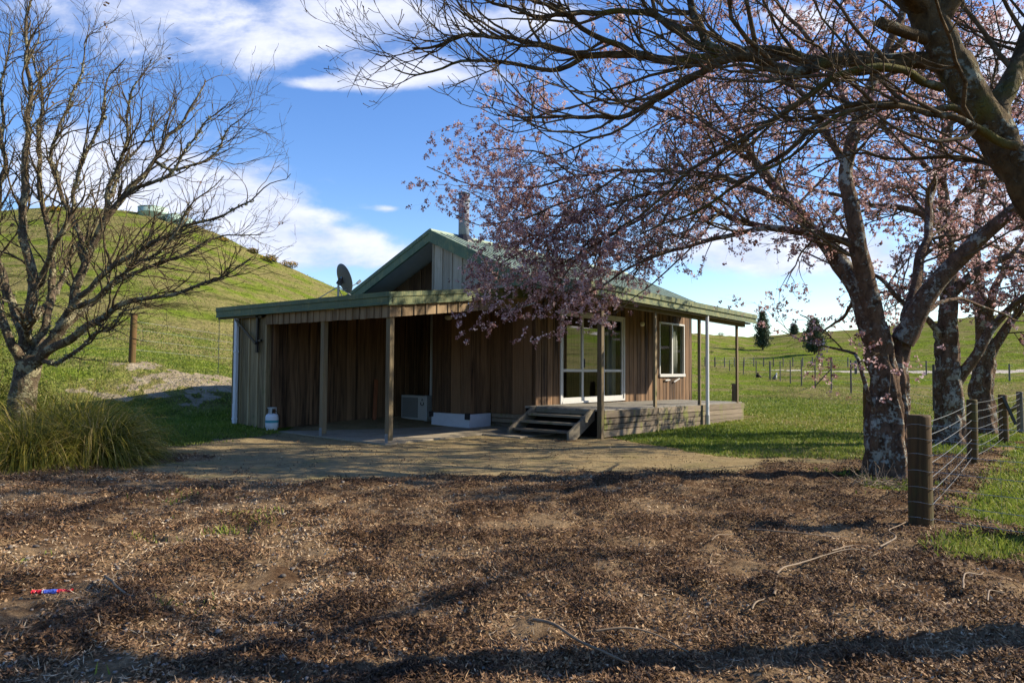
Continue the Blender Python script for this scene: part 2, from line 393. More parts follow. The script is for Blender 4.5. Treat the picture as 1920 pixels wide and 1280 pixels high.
def bark(name, dark, mid, lich, lamt, moss=None, mamt=0.0):
    m, t = material(name)
    n = t.noise(t.pos((1, 1, .55)), 14, 8, .68, .5); n2 = t.noise(t.pos(), 5.5, 6, .6); n3 = t.noise(t.pos(), 28, 4, .6); n4 = t.noise(t.pos(), 2.2, 4, .6)
    c = t.ramp(n, [(.3, dark), (.62, mid), (.85, [x * 1.35 for x in mid])])
    lk = t.sm(t.m('ADD', t.m('MULTIPLY', n2, .6), t.m('MULTIPLY', n3, .4)), .66 - lamt * .3, .73 - lamt * .3)
    c = t.mix(t.m('MULTIPLY', lk, .85), c, lich)
    if moss:
        c = t.mix(t.m('MULTIPLY', t.sm(n4, .62 - mamt * .3, .75 - mamt * .3), .85), c, moss)
    t.out(t.bsdf(c, .92, t.bump(t.m('ADD', t.m('ADD', n, t.m('MULTIPLY', n2, .8)), t.m('MULTIPLY', lk, .3)), 1.0, .05), .15)); return m
M['bark'] = bark('cherry_bark', (.028, .017, .010), (.18, .112, .070), (.38, .38, .32), .50)
M['bark_near'] = bark('mossy_bark', (.026, .018, .010), (.15, .105, .050), (.30, .32, .25), .40, (.12, .110, .022), .32)
M['twig'] = bark('twig_bark', (.045, .032, .017), (.19, .140, .080), (.30, .27, .15), .32)
M['bark_left'] = bark('lichen_bark', (.040, .030, .020), (.16, .120, .078), (.36, .33, .20), .58)
M['twig_left'] = bark('lichen_twig_bark', (.042, .030, .018), (.165, .122, .068), (.31, .27, .14), .46)
def leafy(name, stops, trans=.35, rough=.6):
    m, t = material(name)
    tone = t.attr('tone').outputs['Fac']
    c = t.ramp(tone, stops)
    d = t.bsdf(c, rough, None, .25); tr = t.n('ShaderNodeBsdfTranslucent'); t.link(c, tr.inputs[0])
    mx = t.n('ShaderNodeMixShader'); mx.inputs[0].default_value = trans; t.link(d, mx.inputs[1]); t.link(tr.outputs[0], mx.inputs[2])
    t.out(mx.outputs[0]); return m
M['blossom'] = leafy('pink_blossom', [(0, (.12, .045, .030)), (.3, (.30, .155, .135)), (.62, (.60, .385, .375)), (1, (.80, .69, .67))], .45)
M['litter'] = leafy('dead_leaves', [(0, (.020, .011, .006)), (.30, (.078, .041, .021)), (.64, (.225, .130, .064)), (.92, (.42, .285, .155)), (1, (.52, .41, .27))], .08, .75)
M['grass'] = leafy('grass_blades', [(0, (.050, .070, .014)), (.45, (.135, .195, .026)), (.8, (.245, .275, .045)), (1, (.33, .275, .11))], .35)
M['tussock'] = leafy('tussock_blades', [(0, (.030, .042, .008)), (.45, (.14, .15, .018)), (.78, (.31, .25, .035)), (1, (.50, .37, .14))], .40, .45)
M['needle'] = leafy('conifer_needles', [(0, (.025, .040, .020)), (.6, (.065, .095, .045)), (1, (.13, .16, .085))], .25)
M['gorse'] = leafy('gorse_leaves', [(0, (.03, .045, .012)), (.6, (.075, .085, .02)), (1, (.14, .13, .04))], .2)
M['gorse_fl'] = leafy('gorse_flowers', [(0, (.42, .20, .01)), (1, (.70, .42, .02))], .2)
M['shrub'] = leafy('shrub_leaves', [(0, (.035, .055, .008)), (.5, (.12, .14, .02)), (1, (.28, .27, .05))], .35)
M['straw'] = leafy('straw_twigs', [(0, (.09, .062, .040)), (.6, (.25, .18, .11)), (1, (.40, .32, .22))], 0)
M['lichen'] = leafy('lichen_tufts', [(0, (.11, .11, .06)), (1, (.30, .29, .18))], .1)
M['postround'] = wood('treated_post', (.034, .021, .009), (.155, .088, .030), (.065, .068, .018), .48)
M['postgrey'] = wood('grey_post', (.06, .05, .04), (.22, .19, .15))
M['stone'] = leafy('pebble_stone', [(0, (.07, .06, .05)), (1, (.26, .22, .18))], 0)
# ground
def groundmat():
    m, t = material('ground_soil_and_turf')
    a = t.attr('mask'); sp = t.n('ShaderNodeSeparateColor'); t.link(a.outputs['Color'], sp.inputs[0])
    b = t.attr('mask2'); sb = t.n('ShaderNodeSeparateColor'); t.link(b.outputs['Color'], sb.inputs[0])
    lit, gra, bare = sp.outputs[0], sp.outputs[1], sp.outputs[2]
    dry, track, pave = sb.outputs[0], sb.outputs[1], sb.outputs[2]
    P = t.pos()
    n = t.noise(P, 9, 8, .68); nf = t.noise(P, 42, 6, .7); nl = t.noise(P, 1.4, 6, .6); nx = t.noise(P, .22, 6, .62); nt = t.noise(P, 3.4, 7, .7)
    # bare yard: brick pavers under a skin of dirt
    br = t.n('ShaderNodeTexBrick'); mp = t.n('ShaderNodeMapping'); t.link(P, mp.inputs[0]); mp.inputs['Rotation'].default_value = (0, 0, TH)
    t.link(mp.outputs[0], br.inputs['Vector']); br.inputs['Scale'].default_value = 4.3; br.inputs['Mortar Size'].default_value = .035; br.inputs['Brick Width'].default_value = .9; br.inputs['Row Height'].default_value = .45
    br.inputs['Color1'].default_value = (1, 1, 1, 1); br.inputs['Color2'].default_value = (.8, .8, .8, 1); br.inputs['Mortar'].default_value = (0, 0, 0, 1)
    brk = t.m('MULTIPLY', br.outputs[0], t.sm(nl, .42, .60))
    yard = t.ramp(t.m('ADD', t.m('MULTIPLY', nt, .6), t.m('MULTIPLY', nf, .4)), [(.28, (.125, .090, .045)), (.5, (.275, .210, .110)), (.75, (.40, .315, .175))])
    yard = t.mix(t.m('MULTIPLY', t.sm(nl, .44, .6), .35), yard, t.mix(br.outputs[0], (.09, .075, .045), (.27, .225, .145)))
    yard = t.mix(t.m('MULTIPLY', t.sm(n, .56, .72), .5), yard, (.085, .05, .034))
    yard = t.mix(t.m('MULTIPLY', t.sm(t.m('ADD', t.m('MULTIPLY', nl, .6), t.m('MULTIPLY', nt, .4)), .50, .62), .4), yard, (.17, .15, .045))
    mul = t.ramp(t.m('ADD', t.m('MULTIPLY', n, .5), t.m('MULTIPLY', nf, .5)), [(.3, (.028, .016, .010)), (.52, (.105, .064, .036)), (.72, (.25, .170, .100))])
    grit = t.ramp(t.m('ADD', t.m('MULTIPLY', n, .35), t.m('MULTIPLY', nf, .65)), [(.3, (.10, .07, .042)), (.5, (.23, .160, .090)), (.7, (.37, .275, .165))])
    mul = t.mix(t.m('MULTIPLY', t.sm(t.m('ADD', t.m('MULTIPLY', nl, .6), t.m('MULTIPLY', nt, .4)), .44, .56), .85), mul, grit)
    gf = t.m('ADD', t.m('MULTIPLY', nt, .5), t.m('MULTIPLY', nf, .5))
    grn = t.ramp(gf, [(.30, (.060, .078, .012)), (.5, (.145, .195, .024)), (.72, (.245, .28, .050))])
    drc = t.ramp(gf, [(.30, (.10, .085, .030)), (.5, (.21, .185, .070)), (.72, (.33, .285, .13))])
    gc = t.mix(t.sm(t.m('ADD', dry, t.m('MULTIPLY', t.m('SUBTRACT', nx, .5), 2.2)), .15, .85), grn, drc)
    trk = t.noise(t.pos((.10, .10, 1.9)), 1.0, 5, .6, .4); lump = t.noise(P, 2.1, 5, .7)
    gc = t.mix(t.m('MULTIPLY', t.sm(t.m('ADD', t.m('MULTIPLY', trk, .55), t.m('MULTIPLY', lump, .45)), .49, .62), .72), gc, (.050, .060, .015))
    gc = t.mix(t.m('MULTIPLY', t.sm(t.m('ADD', t.m('MULTIPLY', t.noise(P, .8, 6, .7), .7), t.m('MULTIPLY', nx, .3)), .56, .68), .55), gc, (.10, .085, .032))
    pal = t.ramp(gf, [(.34, (.13, .10, .055)), (.5, (.30, .25, .165)), (.66, (.47, .40, .29))])
    c = yard
    nm = t.m('MULTIPLY', t.m('SUBTRACT', n, .5), .7)
    c = t.mix(t.sm(t.m('ADD', lit, nm), .35, .65), c, mul)
    c = t.mix(t.sm(t.m('ADD', gra, nm), .38, .62), c, gc)
    c = t.mix(t.sm(t.m('ADD', bare, nm), .40, .62), c, pal)
    c = t.mix(t.sm(track, .4, .6), c, (.52, .46, .38))
    hgt = t.m('ADD', t.m('MULTIPLY', n, .6), t.m('MULTIPLY', nf, .4))
    b1_ = t.n('ShaderNodeBump'); b1_.inputs['Strength'].default_value = .8; b1_.inputs['Distance'].default_value = .05; t.link(hgt, b1_.inputs['Height'])
    b2_ = t.n('ShaderNodeBump'); b2_.inputs['Strength'].default_value = .9; b2_.inputs['Distance'].default_value = .35; t.link(t.m('MULTIPLY', t.m('ADD', lump, t.m('MULTIPLY', trk, 1.2)), gra), b2_.inputs['Height']); t.link(b1_.outputs[0], b2_.inputs['Normal'])
    t.out(t.bsdf(c, 1.0, b2_.outputs[0], .0)); return m
M['ground'] = groundmat()
def concrete():
    m, t = material('concrete_slab')
    P = t.pos(); n = t.noise(P, 2.2, 7, .65); n2 = t.noise(P, 18, 6, .7)
    c = t.ramp(t.m('ADD', t.m('MULTIPLY', n, .65), t.m('MULTIPLY', n2, .35)), [(.3, (.17, .14, .095)), (.55, (.31, .265, .19)), (.75, (.40, .35, .26))])
    c = t.mix(t.m('MULTIPLY', t.sm(t.noise(P, 5, 5, .7), .55, .68), .5), c, (.20, .17, .06))
    t.out(t.bsdf(c, .9, t.bump(n2, .3, .01), .2)); return m
M['slab'] = concrete()

# ================================================================== GROUND
def build_ground():
    az = np.concatenate([np.arange(-52, 52, .25), np.arange(52, 308, 2.2)]); na = len(az)
    r = np.concatenate([[.0], np.geomspace(.5, 2.2, 10), np.geomspace(2.3, 30, 250), np.geomspace(30.8, 420, 120)[0:], [600, 900, 1500]]); nr = len(r)
    AZ, Rr = np.meshgrid(np.radians(az), r); X = Rr * np.sin(AZ); Y = Rr * np.cos(AZ)
    Z = zg(X, Y); V = np.stack([X, Y, Z], -1).reshape(-1, 3)
    i, j = np.meshgrid(np.arange(nr - 1), np.arange(na), indexing='ij'); jn = (j + 1) % na
    q = np.stack([i * na + j, i * na + jn, (i + 1) * na + jn, (i + 1) * na + j], -1).reshape(-1, 4)[:, ::-1]
    l, g, b, d, t, n1, n2 = masks(X, Y)
    one = np.ones_like(l).ravel()
    m1 = np.stack([l.ravel(), g.ravel(), b.ravel(), one], -1); m2 = np.stack([d.ravel(), t.ravel(), 0 * one, one], -1)
    o = link_mesh('ground', V, [q], M['ground'], smooth=True, attrs={'mask': ('POINT', m1), 'mask2': ('POINT', m2)})
    o['kind'] = 'structure'
build_ground()

# ================================================================== HOUSE
random.seed(4)
house = thing('timber_house', 'brown board and batten cottage with green roof, open carport and raised veranda', 'house', (HO[0], HO[1], 0), -TH)
def wall(name, axis, fixed, sgn, a0, a1, z0, ztop, pitch, mat, batten=None, openings=(), gap=.012, bw=.045, th=.022, parent=house):
    mb = MB(); zt = ztop if callable(ztop) else (lambda a: ztop)
    def piece(a, b, zl, fn, d0, d1, tone):
        lo, hi = sorted((fixed - sgn * d0, fixed - sgn * d1))
        if axis == 'x': mb.box(a, b, lo, hi, zl, 0, tone, lambda x, y: fn(x))
        else: mb.box(lo, hi, a, b, zl, 0, tone, lambda x, y: fn(y))
    def split(a, b, d0, d1, tone):
        cuts = sorted({a, b} | {c for o in openings for c in o[:2] if a < c < b})
        for p, q in zip(cuts[:-1], cuts[1:]):
            mid = (p + q) / 2; op = [o for o in openings if o[0] < mid < o[1]]
            if not op: piece(p, q, z0, zt, d0, d1, tone)
            else:
                o = op[0]
                if o[2] > z0 + .01: piece(p, q, z0, lambda v: o[2], d0, d1, tone)
                piece(p, q, o[3], zt, d0, d1, tone)
    split(a0, a1, th, th + .07, .12)
    n = max(1, round((a1 - a0) / pitch)); st = (a1 - a0) / n
    for k in range(n):
        a = a0 + k * st + gap / 2; b = a0 + (k + 1) * st - gap / 2
        split(a, b, 0, th - .001, random.random())
    if batten:
        for k in range(0, n + 1):
            c = min(max(a0 + k * st, a0 + bw / 2), a1 - bw / 2)
            split(c - bw / 2, c + bw / 2, -.02, -.0005, random.random())
    return mb.build(name, mat, parent)
ridge_x, ridge_z, pit = -2.15, 4.30, .45
roofz = lambda x: ridge_z - pit * abs(x - ridge_x)
cz = lambda y: 2.49 + .118 * (y + .1)              # carport roof top
sl = lambda y: -.010 * max(0.0, y - 3)             # the veranda end has settled a little
# --- walls
wall('wing_wall', 'x', 0.0, -1, -4.93, -3.66, .0, 2.27, .33, M['wall_old'], True, bw=.05)
wall('carport_side_wall', 'y', -3.60, 1, .10, 4.60, .03, lambda y: cz(y) - .16, .30, M['wall'], True, bw=.05)
wall('outer_wall', 'y', -4.95, -1, .03, 11.4, .0, lambda y: min(cz(y) - .14, 2.55), .45, M['wall_old'], True)
gz = lambda x: roofz(x) - .13
wall('back_wall', 'x', 4.62, -1, -4.95, -2.12, .12, 2.9, .42, M['wall'], True)
wall('gable_wall', 'x', 3.9, -1, -4.95, -2.12, 2.9, gz, .42, M['wall'], True)
wall('chimney_wall', 'y', -2.11, -1, 3.14, 5.4, .30, lambda y: gz(-2.2), .40, M['wall'], True)
# lower and upper boards of the chimney front are weathered very differently
wall('chimney_front', 'x', 3.12, -1, -2.13, -.99, .30, 2.66, .285, M['wall'], False)
wall('gable_front', 'x', 3.11, -1, -2.14, .2, 2.662, gz, .30, M['wall_pale'], True, bw=.05)
wall('chimney_flank', 'y', -1.01, 1, 3.14, 3.80, .30, 2.9, .33, M['wall'], False)
wall('front_wall', 'x', 3.80, -1, -1.0, .195, .30, 2.95, .285, M['wall'], False)
mb = MB()
for k in range(3): mb.box(-1.0, .21, 3.83, 3.87, .005 + k * .10, .09 + k * .10)
mb.build('base_slats', M['deckside'], house)
DOOR = (4.68, 7.48, .50, 2.56); WIN = (9.33, 10.88, 1.10, 2.56)
wall('veranda_wall', 'y', .22, 1, 3.80, 11.43, .30, 3.05, .205, M['wall_side'], False, [DOOR, WIN], gap=.026, th=.03)
wall('end_wall', 'x', 11.43, 1, -4.95, .2, .1, gz, .3, M['wall_side'], False)
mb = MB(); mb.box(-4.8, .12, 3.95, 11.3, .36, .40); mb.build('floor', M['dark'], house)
mb = MB(); mb.box(-3.2, -3.1, 3.95, 11.3, .40, 3.0); mb.build('partition', M['wall'], house)
mb = MB(); mb.box(-2.11, -.985, 3.095, 3.79, -.05, .292); mb.build('foundation', M['concrete_white'], house)
mb = MB(); mb.box(-2.16, -2.05, 3.07, 3.10, .20, .315); mb.build('corner_bracket', M['black'], house); mb = MB(); mb.box(-1.10, -.97, 3.07, 3.10, .18, .315); mb.build('corner_bracket', M['black'], house)
# --- main roof
def slab(mb, x0, z0, x1, z1, y0, y1, t, tone=.5, s0=0.0, s1=0.0):
    mb.hexa([(x0, y0, z0 - t + s0), (x1, y0, z1 - t + s0), (x1, y1, z1 - t + s1), (x0, y1, z0 - t + s1), (x0, y0, z0 + s0), (x1, y0, z1 + s0), (x1, y1, z1 + s1), (x0, y1, z0 + s1)], tone)
mb = MB(); YR0, YR1 = 3.02, 11.8
slab(mb, ridge_x, ridge_z, .42, roofz(.42), YR0 + .03, YR1, .05); slab(mb, ridge_x, ridge_z, -5.45, roofz(-5.45), YR0 + .03, YR1, .05)
for k in range(44):
    y = YR0 + .1 + k * .2
    for xe in (.42, -5.45): slab(mb, ridge_x, ridge_z + .022, xe, roofz(xe) + .022, y, y + .045, .022)
mb.bar((ridge_x, YR0, ridge_z + .005), (ridge_x, YR1, ridge_z + .005), .055, 8)
rf = mb.build('roof', M['roof'], house)
mb = MB(); e = .002
slab(mb, ridge_x + .02, ridge_z - .056, .30, roofz(.30) - .056, YR0 + .04, YR1 - .04, .02); slab(mb, ridge_x - .02, ridge_z - .056, -5.3, roofz(-5.3) - .056, YR0 + .04, YR1 - .04, .02)
mb.build('soffit', M['soffit'], house)
for y0, y1 in ((YR0 - .025, YR0 + .028), (YR1 + .002, YR1 + .03)):
    mb = MB()
    for xe in (.44, -5.47):
        slab(mb, ridge_x, ridge_z + .03, xe, roofz(xe) + .03, y0, y1, .27)
        slab(mb, ridge_x, ridge_z + .034, xe, roofz(xe) + .034, y0 - .014, y0 - .0005, .09)
    mb.build('rake_fascia', M['fascia'], house)
mb = MB(); mb.box(-5.53, -5.455, YR0, YR1, roofz(-5.45) - .14, roofz(-5.45) + .0); mb.build('gutter', M['fascia'], house)
# --- carport roof, fascia and skirt
mb = MB(); X0, X1 = -5.36, .10
ye = 3.89
mb.hexa([(X0, -.1, cz(-.1) - .05), (-2.2, -.1, cz(-.1) - .05), (-2.2, ye, cz(ye) - .05), (X0, ye, cz(ye) - .05), (X0, -.1, cz(-.1)), (-2.2, -.1, cz(-.1)), (-2.2, ye, cz(ye)), (X0, ye, cz(ye))])
ye = 3.08
mb.hexa([(-2.199, -.1, cz(-.1) - .05), (X1, -.1, cz(-.1) - .05), (X1, ye, cz(ye) - .05), (-2.199, ye, cz(ye) - .05), (-2.199, -.1, cz(-.1)), (X1, -.1, cz(-.1)), (X1, ye, cz(ye)), (-2.199, ye, cz(ye))])
mb.build('carport_roof', M['roof'], house)
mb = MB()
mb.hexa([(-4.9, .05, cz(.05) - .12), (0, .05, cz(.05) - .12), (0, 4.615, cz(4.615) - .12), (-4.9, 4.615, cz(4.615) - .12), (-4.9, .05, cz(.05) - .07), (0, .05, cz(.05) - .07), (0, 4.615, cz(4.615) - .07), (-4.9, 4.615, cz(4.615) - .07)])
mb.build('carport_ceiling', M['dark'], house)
mb = MB(); zf = 2.49
mb.prism([(-.12, zf + .02), (-.17, zf + .03), (-.17, zf - .05), (-.155, zf - .06), (-.155, zf - .15), (-.165, zf - .16), (-.165, zf - .185), (-.10, zf - .185), (-.10, zf + .0)], 'x', X0 - .02, X1 + .06)
mb.build('front_fascia', M['fascia'], house)
mb = MB()
def sidef(x0, x1, t0, t1, y0=-.155, y1=3.9):
    mb.hexa([(x0, y0, cz(y0) + t0), (x1, y0, cz(y0) + t0), (x1, y1, cz(y1) + t0), (x0, y1, cz(y1) + t0), (x0, y0, cz(y0) + t1), (x1, y0, cz(y0) + t1), (x1, y1, cz(y1) + t1), (x0, y1, cz(y1) + t1)])
sidef(.103, .14, -.185, -.05); sidef(.103, .157, -.05, .03); sidef(.103, .150, -.195, -.172)
mb.build('side_fascia', M['fascia_old'], house)
mb = MB(); n = 26
for k in range(n):                                            # boarded skirt across the front opening
    a = -4.9 + k * (4.95 / n); b = a + 4.95 / n
    if a < -3.68: continue
    mb.box(a + .006, b - .006, -.075, -.05, 2.10 + random.uniform(-.006, .004), 2.305)
    mb.box(b - .022, b + .022, -.095, -.0755, 2.10, 2.304)
mb.box(-3.66, .06, -.045, .045, 2.115, 2.304, .1)
mb.build('front_skirt', M['skirt'], house)
mb = MB(); n = 14
for k in range(n):
    a = -.07 + k * (3.9 / n); b = a + 3.9 / n; z0, z1 = cz(a) - .385, cz(b) - .385
    def q(x0, x1, ya, yb, lo=-.39, hi=-.186): mb.hexa([(x0, ya, cz(ya) + lo), (x1, ya, cz(ya) + lo), (x1, yb, cz(yb) + lo), (x0, yb, cz(yb) + lo), (x0, ya, cz(ya) + hi), (x1, ya, cz(ya) + hi), (x1, yb, cz(yb) + hi), (x0, yb, cz(yb) + hi)], random.random())
    q(.062, .085, a + .006, b - .006); q(.0855, .104, a - .024, a + .022)
q(-.03, .06, .05, 3.78, -.38, -.187)
mb.build('side_skirt', M['skirt'], house)
# --- carport posts
for i, (x, y, zt) in enumerate(((.01, -.0, 2.112), (-1.79, -.0, 2.112))):
    mb = MB(); mb.box(x - .05, x + .05, y - .05, y + .05, .05, zt, .4 + .3 * i)
    p = mb.build('carport_post', M['post'], house, bevel=.006)
    mb = MB(); mb.box(x - .035, x + .035, y - .058, y - .0505, -.03, .16)
    for zz in (.06, .12): mb.bar((x - .01, y - .058, zz), (x - .01, y - .07, zz), .012, 6)
    mb.build('post_shoe', M['galv'], p)
# --- slab (part of the house)
mb = MB()
mb.hexa([(-3.58, .02, -.10), (.08, -.10, -.10), (.35, 2.55, -.10), (.35, 4.6, -.10), (-3.58, .02, .012), (.08, -.10, .012), (.35, 2.55, .012), (.35, 4.6, .012)][:0] or
        [(-3.58, -.02, -.10), (.07, -.12, -.10), (.07, 3.78, -.10), (-3.58, 4.6, -.10), (-3.58, -.02, .012), (.07, -.12, .012), (.07, 3.78, .012), (-3.58, 4.6, .012)])
mb.box(.0705, 1.0, 2.3, 3.78, -.1, .010)
mb.build('concrete_slab', M['slab'], house)
# --- veranda roof
vx0, vx1, vy0, vy1 = .22, 2.27, 2.62, 10.85; vz0, vz1 = 3.13, 2.79
vz = lambda x: vz0 + (vz1 - vz0) * (x - vx0) / (vx1 - vx0)
mb = MB(); slab(mb, vx0, vz0, vx1, vz1, vy0, vy1, .03, s0=sl(vy0), s1=sl(vy1))
for k in range(41):
    y = vy0 + .08 + k * .2; slab(mb, vx0, vz0 + .02, vx1, vz1 + .02, y, y + .045, .02, s0=sl(y), s1=sl(y))
mb.build('veranda_roof', M['roof'], house)
mb = MB(); slab(mb, vx0, vz0 - .10, vx1 - .06, vz(vx1 - .06) - .10, vy0 + .05, vy1 - .05, .02, s0=sl(vy0), s1=sl(vy1)); mb.build('veranda_ceiling', M['wall_side'], house)
mb = MB()
def eav(x0, x1, z0, z1, y0=vy0 - .02, y1=vy1 + .03): mb.hexa([(x0, y0, z0 + sl(y0)), (x1, y0, z0 + sl(y0)), (x1, y1, z0 + sl(y1)), (x0, y1, z0 + sl(y1)), (x0, y0, z1 + sl(y0)), (x1, y0, z1 + sl(y0)), (x1, y1, z1 + sl(y1)), (x0, y1, z1 + sl(y1))])
eav(2.275, 2.305, vz1 - .19, vz1 + .03); eav(2.3055, 2.335, vz1 - .07, vz1 + .035); eav(2.3055, 2.325, vz1 - .20, vz1 - .165)
mb.build('eave_fascia', M['fascia_old'], house)
mb = MB(); slab(mb, .12, vz(.12) + .03, 2.272, vz(2.272) + .03, vy0 - .03, vy0 - .002, .24); mb.build('end_fascia', M['fascia'], house); mb = MB(); slab(mb, .3, vz(.3) + .03, 2.272, vz(2.272) + .03, vy1 + .002, vy1 + .025, .2, s0=sl(vy1), s1=sl(vy1)); mb.build('end_fascia', M['fascia'], house)
mb = MB(); eav(2.02, 2.11, vz1 - .30, vz1 - .11, vy0 + .25, vy1 - .25); eav(2.18, 2.2745, vz1 - .24, vz1 - .20, vy0 + .2, vy1 - .3); mb.build('veranda_beam', M['post'], house)
# --- deck, skirt, posts
mb = MB(); x = .24
while x < 2.10:
    x2 = min(x + .088, 2.13)
    ys = [3.42, 6.5 + random.uniform(-.8, .8), 10.32]
    for a, b in zip(ys[:-1], ys[1:]):
        mb.hexa([(x, a + .003, .475 + sl(a)), (x2, a + .003, .475 + sl(a)), (x2, b - .003, .475 + sl(b)), (x, b - .003, .475 + sl(b)), (x, a + .003, .51 + sl(a)), (x2, a + .003, .51 + sl(a)), (x2, b - .003, .51 + sl(b)), (x, b - .003, .51 + sl(b))], random.random())
    x += .094

mb.build('deck', M['deck'], house)
posty = [3.26, 5.46, 7.68, 10.02]
mb = MB(); segs = [(3.33, 5.42), (5.50, 7.63), (7.73, 10.36)]
hz = [(.366, .494), (.252, .343), (.146, .232), (.01, .126)]
for i, (lo, hi) in enumerate(hz):
    for a, b in segs:
        aa = a - (.0 if i else .0); bb = b + (.0 if i else .04) if b < 10 else b - (.05 if i else 0)
        t = random.random(); xo = .004 if i == 0 else 0
        mb.hexa([(2.132, aa, lo + sl(aa) * 1.3), (2.162 + xo, aa, lo + sl(aa) * 1.3), (2.162 + xo, bb, lo + sl(bb) * 1.3), (2.132, bb, lo + sl(bb) * 1.3), (2.132, aa, hi + sl(aa) * 1.1), (2.162 + xo, aa, hi + sl(aa) * 1.1), (2.162 + xo, bb, hi + sl(bb) * 1.1), (2.132, bb, hi + sl(bb) * 1.1)], t)
for lo, hi in hz: mb.box(.3, 2.13, 10.325, 10.355, lo - .08, hi - .08)
mb.build('deck_skirt', M['deckside'], house)
mb = MB(); mb.box(.25, 2.06, 3.44, 3.5, .0, .47); mb.box(2.03, 2.06, 3.5, 10.3, -.1, .40); mb.build('deck_frame', M['dark'], house)
for i, y in enumerate(posty):
    mb = MB(); zb = -.05 if i == 0 else .1
    mb.box(2.075, 2.170 if i == 0 else 2.125, y - .048, y + .048, zb, vz1 - .30 + sl(y)); mb.build('veranda_post', M['post'], house, bevel=.005)
for y in posty[1:3]:
    mb = MB(); mb.box(2.133, 2.17, y - .035, y + .035, -.1, .35); mb.build('skirt_post', M['post'], house)
mb = MB(); mb.box(2.134, 2.16, 3.31, 3.325, .04, .13); mb.build('post_plate', M['galv'], house)
# --- steps
st = bpy.data.objects.new('steps', None); C.objects.link(st); st.parent = house
for i, (y, z) in enumerate(((2.66, .13), (2.90, .26), (3.14, .385))):
    mb = MB(); mb.box(.525, 1.845, y, y + .25, z - .042, z); mb.build('tread', M['step'], st, bevel=.004)
for x0 in (.479, 1.848):
    mb = MB(); x1 = x0 + .045
    P = [(2.56, -.02), (2.80, -.02), (3.43, .30), (3.43, .51), (3.33, .51), (2.56, .12)]
    mb.prism(P, 'x', x0, x1); mb.build('stringer', M['step'], st, bevel=.004)
mb = MB(); mb.box(.525, 1.845, 3.395, 3.418, .40, .474); mb.build('riser', M['step'], st)
# --- ranch slider
door = MB(); y0, y1, z0, z1 = DOOR; fx0, fx1 = .13, .245
door.box(fx0, fx1, y0, y0 + .06, z0, z1); door.box(fx0, fx1, y1 - .05, y1, z0, z1); door.box(fx0, fx1, y0 + .06, y1 - .05, z1 - .06, z1); door.box(fx0, fx1 + .01, y0 + .06, y1 - .05, z0, z0 + .045)
d = door.build('door_frame', M['joinery'], house, bevel=.003)
pan = [(y0 + .06, 5.63, .2), (5.55, 6.55, .17), (6.47, y1 - .05, .2)]
for i, (a, b, x) in enumerate(pan):
    f = MB(); w_ = .075
    f.box(x - .02, x + .02, a, a + w_, z0 + .046, z1 - .061); f.box(x - .02, x + .02, b - w_, b, z0 + .046, z1 - .061)
    f.box(x - .02, x + .02, a + w_, b - w_, z0 + .046, z0 + .13); f.box(x - .02, x + .02, a + w_, b - w_, z1 - .12, z1 - .061); f.box(x - .018, x + .018, a + w_, b - w_, 1.20, 1.26)
    pf = f.build('door_panel', M['joinery'], house, bevel=.003)
    g = MB(); g.add([(x, a + w_, z0 + .13), (x, b - w_, z0 + .13), (x, b - w_, 1.2), (x, a + w_, 1.2)], [(0, 1, 2, 3)]); g.add([(x, a + w_, 1.26), (x, b - w_, 1.26), (x, b - w_, z1 - .12), (x, a + w_, z1 - .12)], [(0, 1, 2, 3)])
    g.build('pane', M['glass'], pf)
hd = MB(); hd.box(.19, .225, 5.66, 5.685, 1.30, 1.50); hd.build('door_handle', M['black'], house)
# --- window
f = MB(); y0, y1, z0, z1 = WIN
f.box(.13, .25, y0, y0 + .05, z0, z1); f.box(.13, .25, y1 - .05, y1, z0, z1); f.box(.13, .25, y0 + .05, y1 - .05, z1 - .05, z1); f.box(.13, .27, y0 - .01, y1 + .01, z0 - .03, z0 + .05)
ym = 10.13; f.box(.15, .235, ym - .035, ym + .035, z0 + .05, z1 - .05)
wf = f.build('window_frame', M['joinery'], house, bevel=.003)
for a, b in ((y0 + .05, ym - .035), (ym + .035, y1 - .05)):
    g = MB(); g.add([(.19, a, z0 + .05), (.19, b, z0 + .05), (.19, b, z1 - .05), (.19, a, z1 - .05)], [(0, 1, 2, 3)]); g.build('pane', M['glass'], wf)
def curtain(ya, yb, za, zb, x=.02):
    n = 24; V = []; 
    for k in range(n + 1):
        y = ya + (yb - ya) * k / n; xx = x + .03 * math.sin(k * 1.7) - .01 * math.sin(k * .6)
        V += [(xx, y, za), (xx, y, zb)]
    mb = MB(); mb.add(V, [(2 * k, 2 * k + 2, 2 * k + 3, 2 * k + 1) for k in range(n)]); o = mb.build('curtain', M['curtain'], house, smooth=True)
    s = o.modifiers.new('s', 'SOLIDIFY'); s.thickness = .004
curtain(6.95, 7.38, .55, 2.5); curtain(10.55, 10.85, 1.0, 2.55); curtain(9.36, 9.5, 1.0, 2.55)
